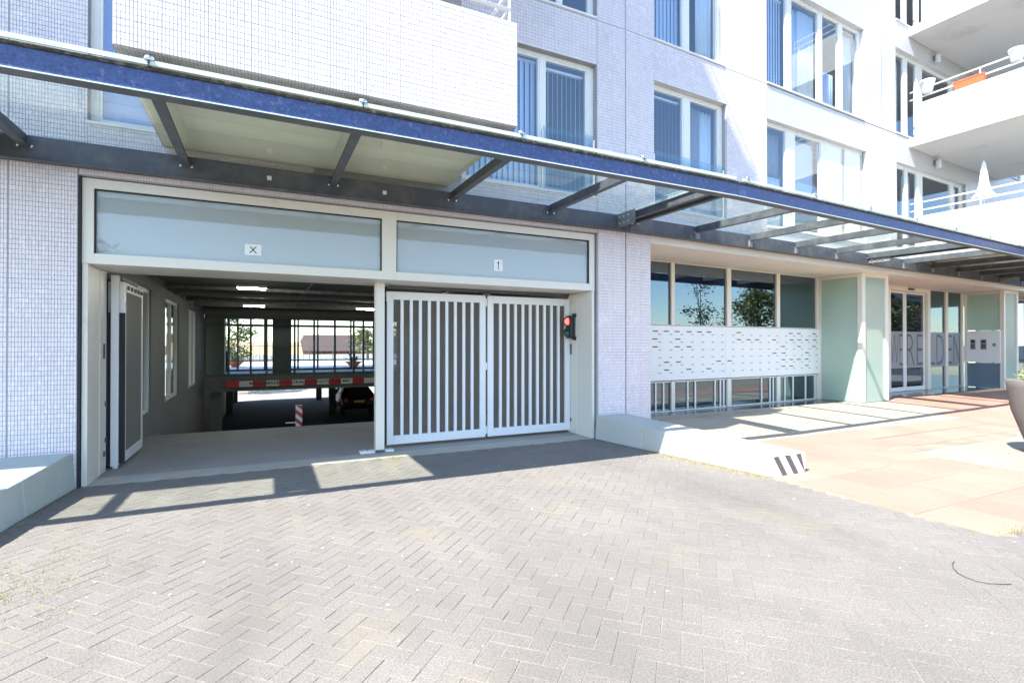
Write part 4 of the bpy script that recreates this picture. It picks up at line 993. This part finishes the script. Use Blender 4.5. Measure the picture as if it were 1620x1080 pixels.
# ------------------------------------------------------------------ leaves and trees
def leaf_cloud(m_, centres, per, spread, size, flat=.5):
    for (cx, cy, cz) in centres:
        for _ in range(per):
            p = Vector((random.gauss(0, 1), random.gauss(0, 1), random.gauss(0, .8))) * spread + Vector((cx, cy, cz))
            a = Vector((random.gauss(0, 1), random.gauss(0, 1), random.gauss(0, flat))).normalized(); b = a.cross(Vector((random.gauss(0, 1), random.gauss(0, 1), random.gauss(0, 1)))).normalized()
            l = size * random.uniform(.6, 1.3); w_ = l * .45
            m_.add([p - a * l, p + b * w_, p + a * l, p - b * w_], [(0, 1, 2, 3)])
def tree(loc, h, r, label, mat='leaf', n=60, per=45, leaf=.10, trunk=.14, base=.3, name='street_tree', group=None, squash=1.0):
    t = thing(name, loc, label, 'tree', group); x, y, z = loc
    zc = z + h * (base + (1 - base) * .5); hr = h * (1 - base) * .5
    tips = []
    for _ in range(n):
        a = random.uniform(0, 2 * math.pi); q = random.random() ** .45; e = random.uniform(-1, 1)
        rr = r * math.sqrt(max(0, 1 - e * e)) * q * (1.0 if e < .2 else .85)
        tips.append((x + rr * math.cos(a), y + rr * math.sin(a), zc + hr * e * squash))
    m_ = MB(); m_.tube([(x, y, z), (x + .05, y, z + h * base), (x - .05, y + .04, z + h * .6), (x, y, z + h * .86)], trunk, 8, r1=trunk * .25)
    for p in tips[:14]: m_.tube([(x, y, z + h * (base * .9) + (p[2] - z - h * base) * .4), ((x + p[0]) / 2, (y + p[1]) / 2, p[2] * .8 + (z + h * base) * .2), p], trunk * .28, 5, r1=.012)
    m_.build('trunk', 'bark', t)
    m_ = MB(); leaf_cloud(m_, tips, per, r * .17, leaf); m_.build('crown', mat, t)
    return t
# planter at the right edge
pp = (9.9, -3.9, 0.005)
pl_ = thing('bowl_planter', pp, 'large grey bowl planter at the right edge of the pavement', 'planter')
MB().lathe([(.24, 0), (.25, .01), (.35, .3), (.45, .62), (.495, .95), (.505, 1.03), (.495, 1.045), (.45, 1.045), (.43, 1.0), (0, .98)], pp, 40).build('bowl', 'planter', pl_, smooth=True)
MB().lathe([(.42, .985), (.3, 1.0), (0, 1.01)], pp, 20).build('soil', 'soil', pl_)
sh = thing('planter_shrub', (pp[0], pp[1], 1.0), 'low yellow-green shrub growing in the bowl planter', 'plant')
m_ = MB(); leaf_cloud(m_, [(pp[0] + random.uniform(-.28, .28), pp[1] + random.uniform(-.24, .24), 1.07 + random.uniform(0, .10)) for _ in range(30)], 24, .06, .035); m_.build('foliage', 'leafy', sh)
m_ = MB()
for k in range(14): m_.tube([(pp[0] + random.uniform(-.3, .3), pp[1] + random.uniform(-.3, .3), 1.0), (pp[0] + random.uniform(-.3, .3), pp[1] + random.uniform(-.3, .3), 1.22)], .006, 4)
m_.build('stems', 'bark', sh)

# ------------------------------------------------------------------ street side behind the camera, seen in the glass
tree((26.3, -12.0, 0), 5.8, 1.25, 'slender young street tree across the street mirrored in the lobby windows', 'leafd', n=40, per=30, leaf=.09, trunk=.06, base=.25)
tree((32.8, -12.3, 0), 5.2, 2.2, 'round street tree across the street mirrored in the lobby windows', 'leafy', n=70, per=60, leaf=.13)
tree((40, -6.8, 0), 6.4, 2.6, 'broad green street tree mirrored in the sliding doors', 'leaf', n=80, per=60, leaf=.15)
tree((-7, -18.0, 0), 6.0, 2.2, 'street tree across the street behind the driveway', 'leaf', n=60, per=50, leaf=.13)
def house(loc, sx, sy, h, rz, wall, roof, rh, label, wins=3, flat=False):
    t = thing('house', loc, label, 'house'); c_, s__ = math.cos(rz), math.sin(rz)
    FH = lambda u, d, z: (loc[0] + u * c_ - d * s__, loc[1] + u * s__ + d * c_, loc[2] + z)
    MB().box(-sx / 2, sx / 2, -sy / 2, sy / 2, 0, h, FH).build('wall', wall, t)
    m_ = MB(); o_ = .3
    if flat: m_.box(-sx / 2 - .2, sx / 2 + .2, -sy / 2 - .2, sy / 2 + .2, h, h + rh, FH)
    else:
        c8 = [FH(-sx / 2 - o_, -sy / 2 - o_, h), FH(sx / 2 + o_, -sy / 2 - o_, h), FH(sx / 2 + o_, sy / 2 + o_, h), FH(-sx / 2 - o_, sy / 2 + o_, h), FH(-sx / 2 - o_, 0, h + rh), FH(sx / 2 + o_, 0, h + rh)]
        m_.add(c8, [(0, 1, 5, 4), (2, 3, 4, 5), (0, 4, 3), (1, 2, 5), (0, 3, 2, 1)])
    m_.build('roof', roof, t)
    fl = max(1, int(h // 2.7))
    for sd_ in (-1, 1):
        for k in range(wins):
            for q in range(fl):
                u = -sx / 2 + sx * (k + .5) / wins; d0 = sd_ * sy / 2; z = .9 + 2.7 * q
                w_ = MB().box(u - .55, u + .55, min(d0, d0 + sd_ * .04), max(d0, d0 + sd_ * .04), z, z + 1.3, FH).build('window', 'uframe', t)
                MB().box(u - .47, u + .47, min(d0 + sd_ * .04, d0 + sd_ * .05), max(d0 + sd_ * .04, d0 + sd_ * .05), z + .08, z + 1.22, FH).build('pane', 'darkglass', w_)
    return t
house((62, -15, 0), 12, 9, 11, .6, 'brick', 'roof', 1.2, 'red brick block across the street mirrored in the sliding doors', 5, True)
# ------------------------------------------------------------------ beyond the deck, seen through the garage glazing
ZD = 0.442
fe = thing('terrace_fence', (4, 29.8, ZD), 'thin dark railing at the far edge of the terrace', 'fence')
for z in (.12, 1.02): MB().tube([(-1.6, 29.8, ZD + z), (16, 29.8, ZD + z)], .02).build('rail', 'gframe', fe)
for k in range(48): MB().tube([(-1.6 + .37 * k, 29.8, ZD), (-1.6 + .37 * k, 29.8, ZD + 1.02)], .009 if k % 4 else .022, 5).build('bar', 'gframe', fe)
house((-1.5, 46, -2.1), 9, 7, 2.6, 0.0, 'render', 'yellowwall', 1.3, 'pale house with ochre roof behind the terrace at left')
house((7.2, 52, -2.1), 6, 8, 3.0, 0.15, 'brick', 'roof', 1.7, 'brick house with steep dark roof behind the terrace')
house((20, 50, -2.1), 10, 8, 3.0, -0.1, 'brick', 'roofr', 1.4, 'brick house with orange roof behind the terrace at right')
box('garden_wall', 'render', None, -20, 40, 38, 38.3, -2.1, 0.75, label='long white garden wall beyond the lower yard', cat='wall')
tree((-2.2, 36, -2.1), 6.2, 1.7, 'green tree beyond the terrace at the left of the deck windows', 'leaf', n=50, per=45, leaf=.14, name='garden_tree', group='trees beyond the terrace')
tree((9.0, 44, -2.1), 4.9, 2.0, 'yellow-green tree between the houses behind the terrace', 'leafy', n=50, per=45, leaf=.16, name='garden_tree', group='trees beyond the terrace')
tree((13.5, 47, -2.1), 5.0, 2.4, 'broad tree right of the steep dark roof behind the terrace', 'leafy', n=50, per=45, leaf=.16, name='garden_tree', group='trees beyond the terrace')
def agave(p, label, n=16, L_=.75):
    t = thing('potted_agave', p, label, 'potted plant'); x, y, z = p
    MB().lathe([(.16, 0), (.3, .16), (.42, .26), (.40, .28), (0, .25)], p, 18).build('bowl', 'orange', t, smooth=True)
    for k in range(n):
        a = 2.4 * k; e = .35 + .9 * (k / n); l = L_ * random.uniform(.8, 1.1); dx, dy = math.cos(a), math.sin(a); q = .045
        P0 = Vector((x + dx * .05, y + dy * .05, z + .25)); P1 = P0 + Vector((dx * math.cos(e), dy * math.cos(e), math.sin(e))) * l * .55; P2 = P1 + Vector((dx * math.cos(e * .6), dy * math.cos(e * .6), math.sin(e * .6))) * l * .45
        sd_ = Vector((-dy, dx, 0)) * q; m_ = MB(); m_.add([P0 - sd_, P0 + sd_, P1 + sd_ * .9, P1 - sd_ * .9, P2], [(0, 1, 2, 3), (3, 2, 4)]); m_.build('leaf', 'leafd', t)
agave((4.1, 19.5, ZD), 'agave in an orange bowl on the terrace seen through the deck windows')
agave((-1.2, 22.0, ZD), 'small agave in an orange bowl at the left of the terrace', 10, .6)
def palm(p, h, label):
    t = thing('palm_tree', p, label, 'tree'); x, y, z = p
    MB().tube([(x, y, z), (x + .06, y, z + h * .5), (x, y, z + h)], .12, 8, r1=.07).build('trunk', 'bark', t)
    for k in range(14):
        a = 2.4 * k; e = random.uniform(-.2, 1.0); m_ = MB(); pts = []
        for i in range(7):
            q = i / 6; pts.append(Vector((x + math.cos(a) * 1.3 * q, y + math.sin(a) * 1.3 * q, z + h + math.sin(e) * 1.1 * q - 1.1 * q * q)))
        for i in range(6):
            sd_ = Vector((-math.sin(a), math.cos(a), -.25)) * .2 * (1 - abs(i / 6 - .4)); s2 = Vector((math.sin(a), -math.cos(a), -.25)) * .2 * (1 - abs(i / 6 - .4))
            for s3 in (sd_, s2):
                m_.add([pts[i], pts[i] + (pts[i + 1] - pts[i]) * .6, pts[i] + s3 + (pts[i + 1] - pts[i]) * .9], [(0, 1, 2)])
        m_.build('frond', 'leafd', t)
palm((6.9, 31.5, -2.1), 4.6, 'palm tree right of centre beyond the terrace railing')
BXx, BYy = -1.35, 15.6
tr2 = thing('wheelie_bin', (BXx, BYy, ZD), 'dark wheeled bin standing behind the deck glass at left', 'bin')
m_ = MB(); m_.hexa([(BXx + p, BYy + q, ZD + .05) for p, q in ((-.2, -.2), (.2, -.2), (.2, .2), (-.2, .2))] + [(BXx + p, BYy + q, ZD + .8) for p, q in ((-.26, -.26), (.26, -.26), (.26, .26), (-.26, .26))]); m_.build('body', 'black', tr2)
MB().box(BXx - .28, BXx + .28, BYy - .28, BYy + .28, ZD + .802, ZD + .85).build('lid', 'black', tr2, bev=.01)
for x in (-.17, .17): MB().lathe([(.06, -.03), (.06, .03)], (BXx + x, BYy + .2, ZD + .06), 10, axis=(1, 0, 0)).build('wheel', 'rubber', tr2)

# ------------------------------------------------------------------ weeds, petals and a cable on the paving
m_ = MB()
def tuft(x, y, n, h, s=.03):
    for _ in range(n):
        px, py = x + random.gauss(0, s), y + random.gauss(0, s); a = random.uniform(0, 6.28); hh = h * random.uniform(.4, 1.2); w_ = .0026
        dx, dy = math.cos(a) * hh * .7, math.sin(a) * hh * .7; sx, sy = -math.sin(a) * w_, math.cos(a) * w_
        m_.add([(px - sx, py - sy, 0), (px + sx, py + sy, 0), (px + dx, py + dy, hh)], [(0, 1, 2)])
for _ in range(240):
    y = random.uniform(-2.95, -1.2); tuft(4.93 - .14 * y - abs(random.gauss(0, .09)) - .01, y, 8, .014)
for _ in range(40):
    y = random.uniform(-4.5, -.1); tuft(-1.80 + .095 * y + random.uniform(.01, .05), y, 8, .025)
for _ in range(420): tuft(-1.42 + random.gauss(0, .26), -2.75 + random.gauss(0, .42), 6, .008, .02)
for _ in range(14): tuft(1.55 + random.gauss(0, .1), .02, 10, .03)
for _ in range(30): tuft(random.uniform(5.4, 7), -5.03 + random.gauss(0, .02), 8, .03)
for _ in range(30): tuft(7.4 + random.gauss(0, .25), 0.15 + random.gauss(0, .1), 9, .03)
m_.build('weeds', 'weed', kind='stuff', label='dry weeds in the paving joints', cat='weeds')
m_ = MB()
for _ in range(170):
    x, y = random.uniform(-2.5, 6.5), random.uniform(-6.5, -.4); s = random.uniform(.003, .011)
    if not in_drive(x, y): continue
    m_.add([(x + s * math.cos(a) * random.uniform(.6, 1.2), y + s * math.sin(a) * random.uniform(.6, 1.2), .0025) for a in (0, 1.2, 2.5, 3.7, 5)], [(0, 1, 2, 3, 4)])
m_.build('fallen_petals', 'signw', kind='stuff', label='pale petals and specks scattered on the paving blocks', cat='petals')
MB().tube([(4.46, -5.12, .006), (4.39, -5.14, .006), (4.31, -5.18, .006), (4.25, -5.23, .006), (4.215, -5.29, .006), (4.21, -5.35, .006), (4.24, -5.40, .006), (4.30, -5.44, .006), (4.36, -5.47, .006)], .0022, 6).build('cable_end', 'twig', label='thin dark cable end lying on the paving blocks', cat='cable', smooth=True)
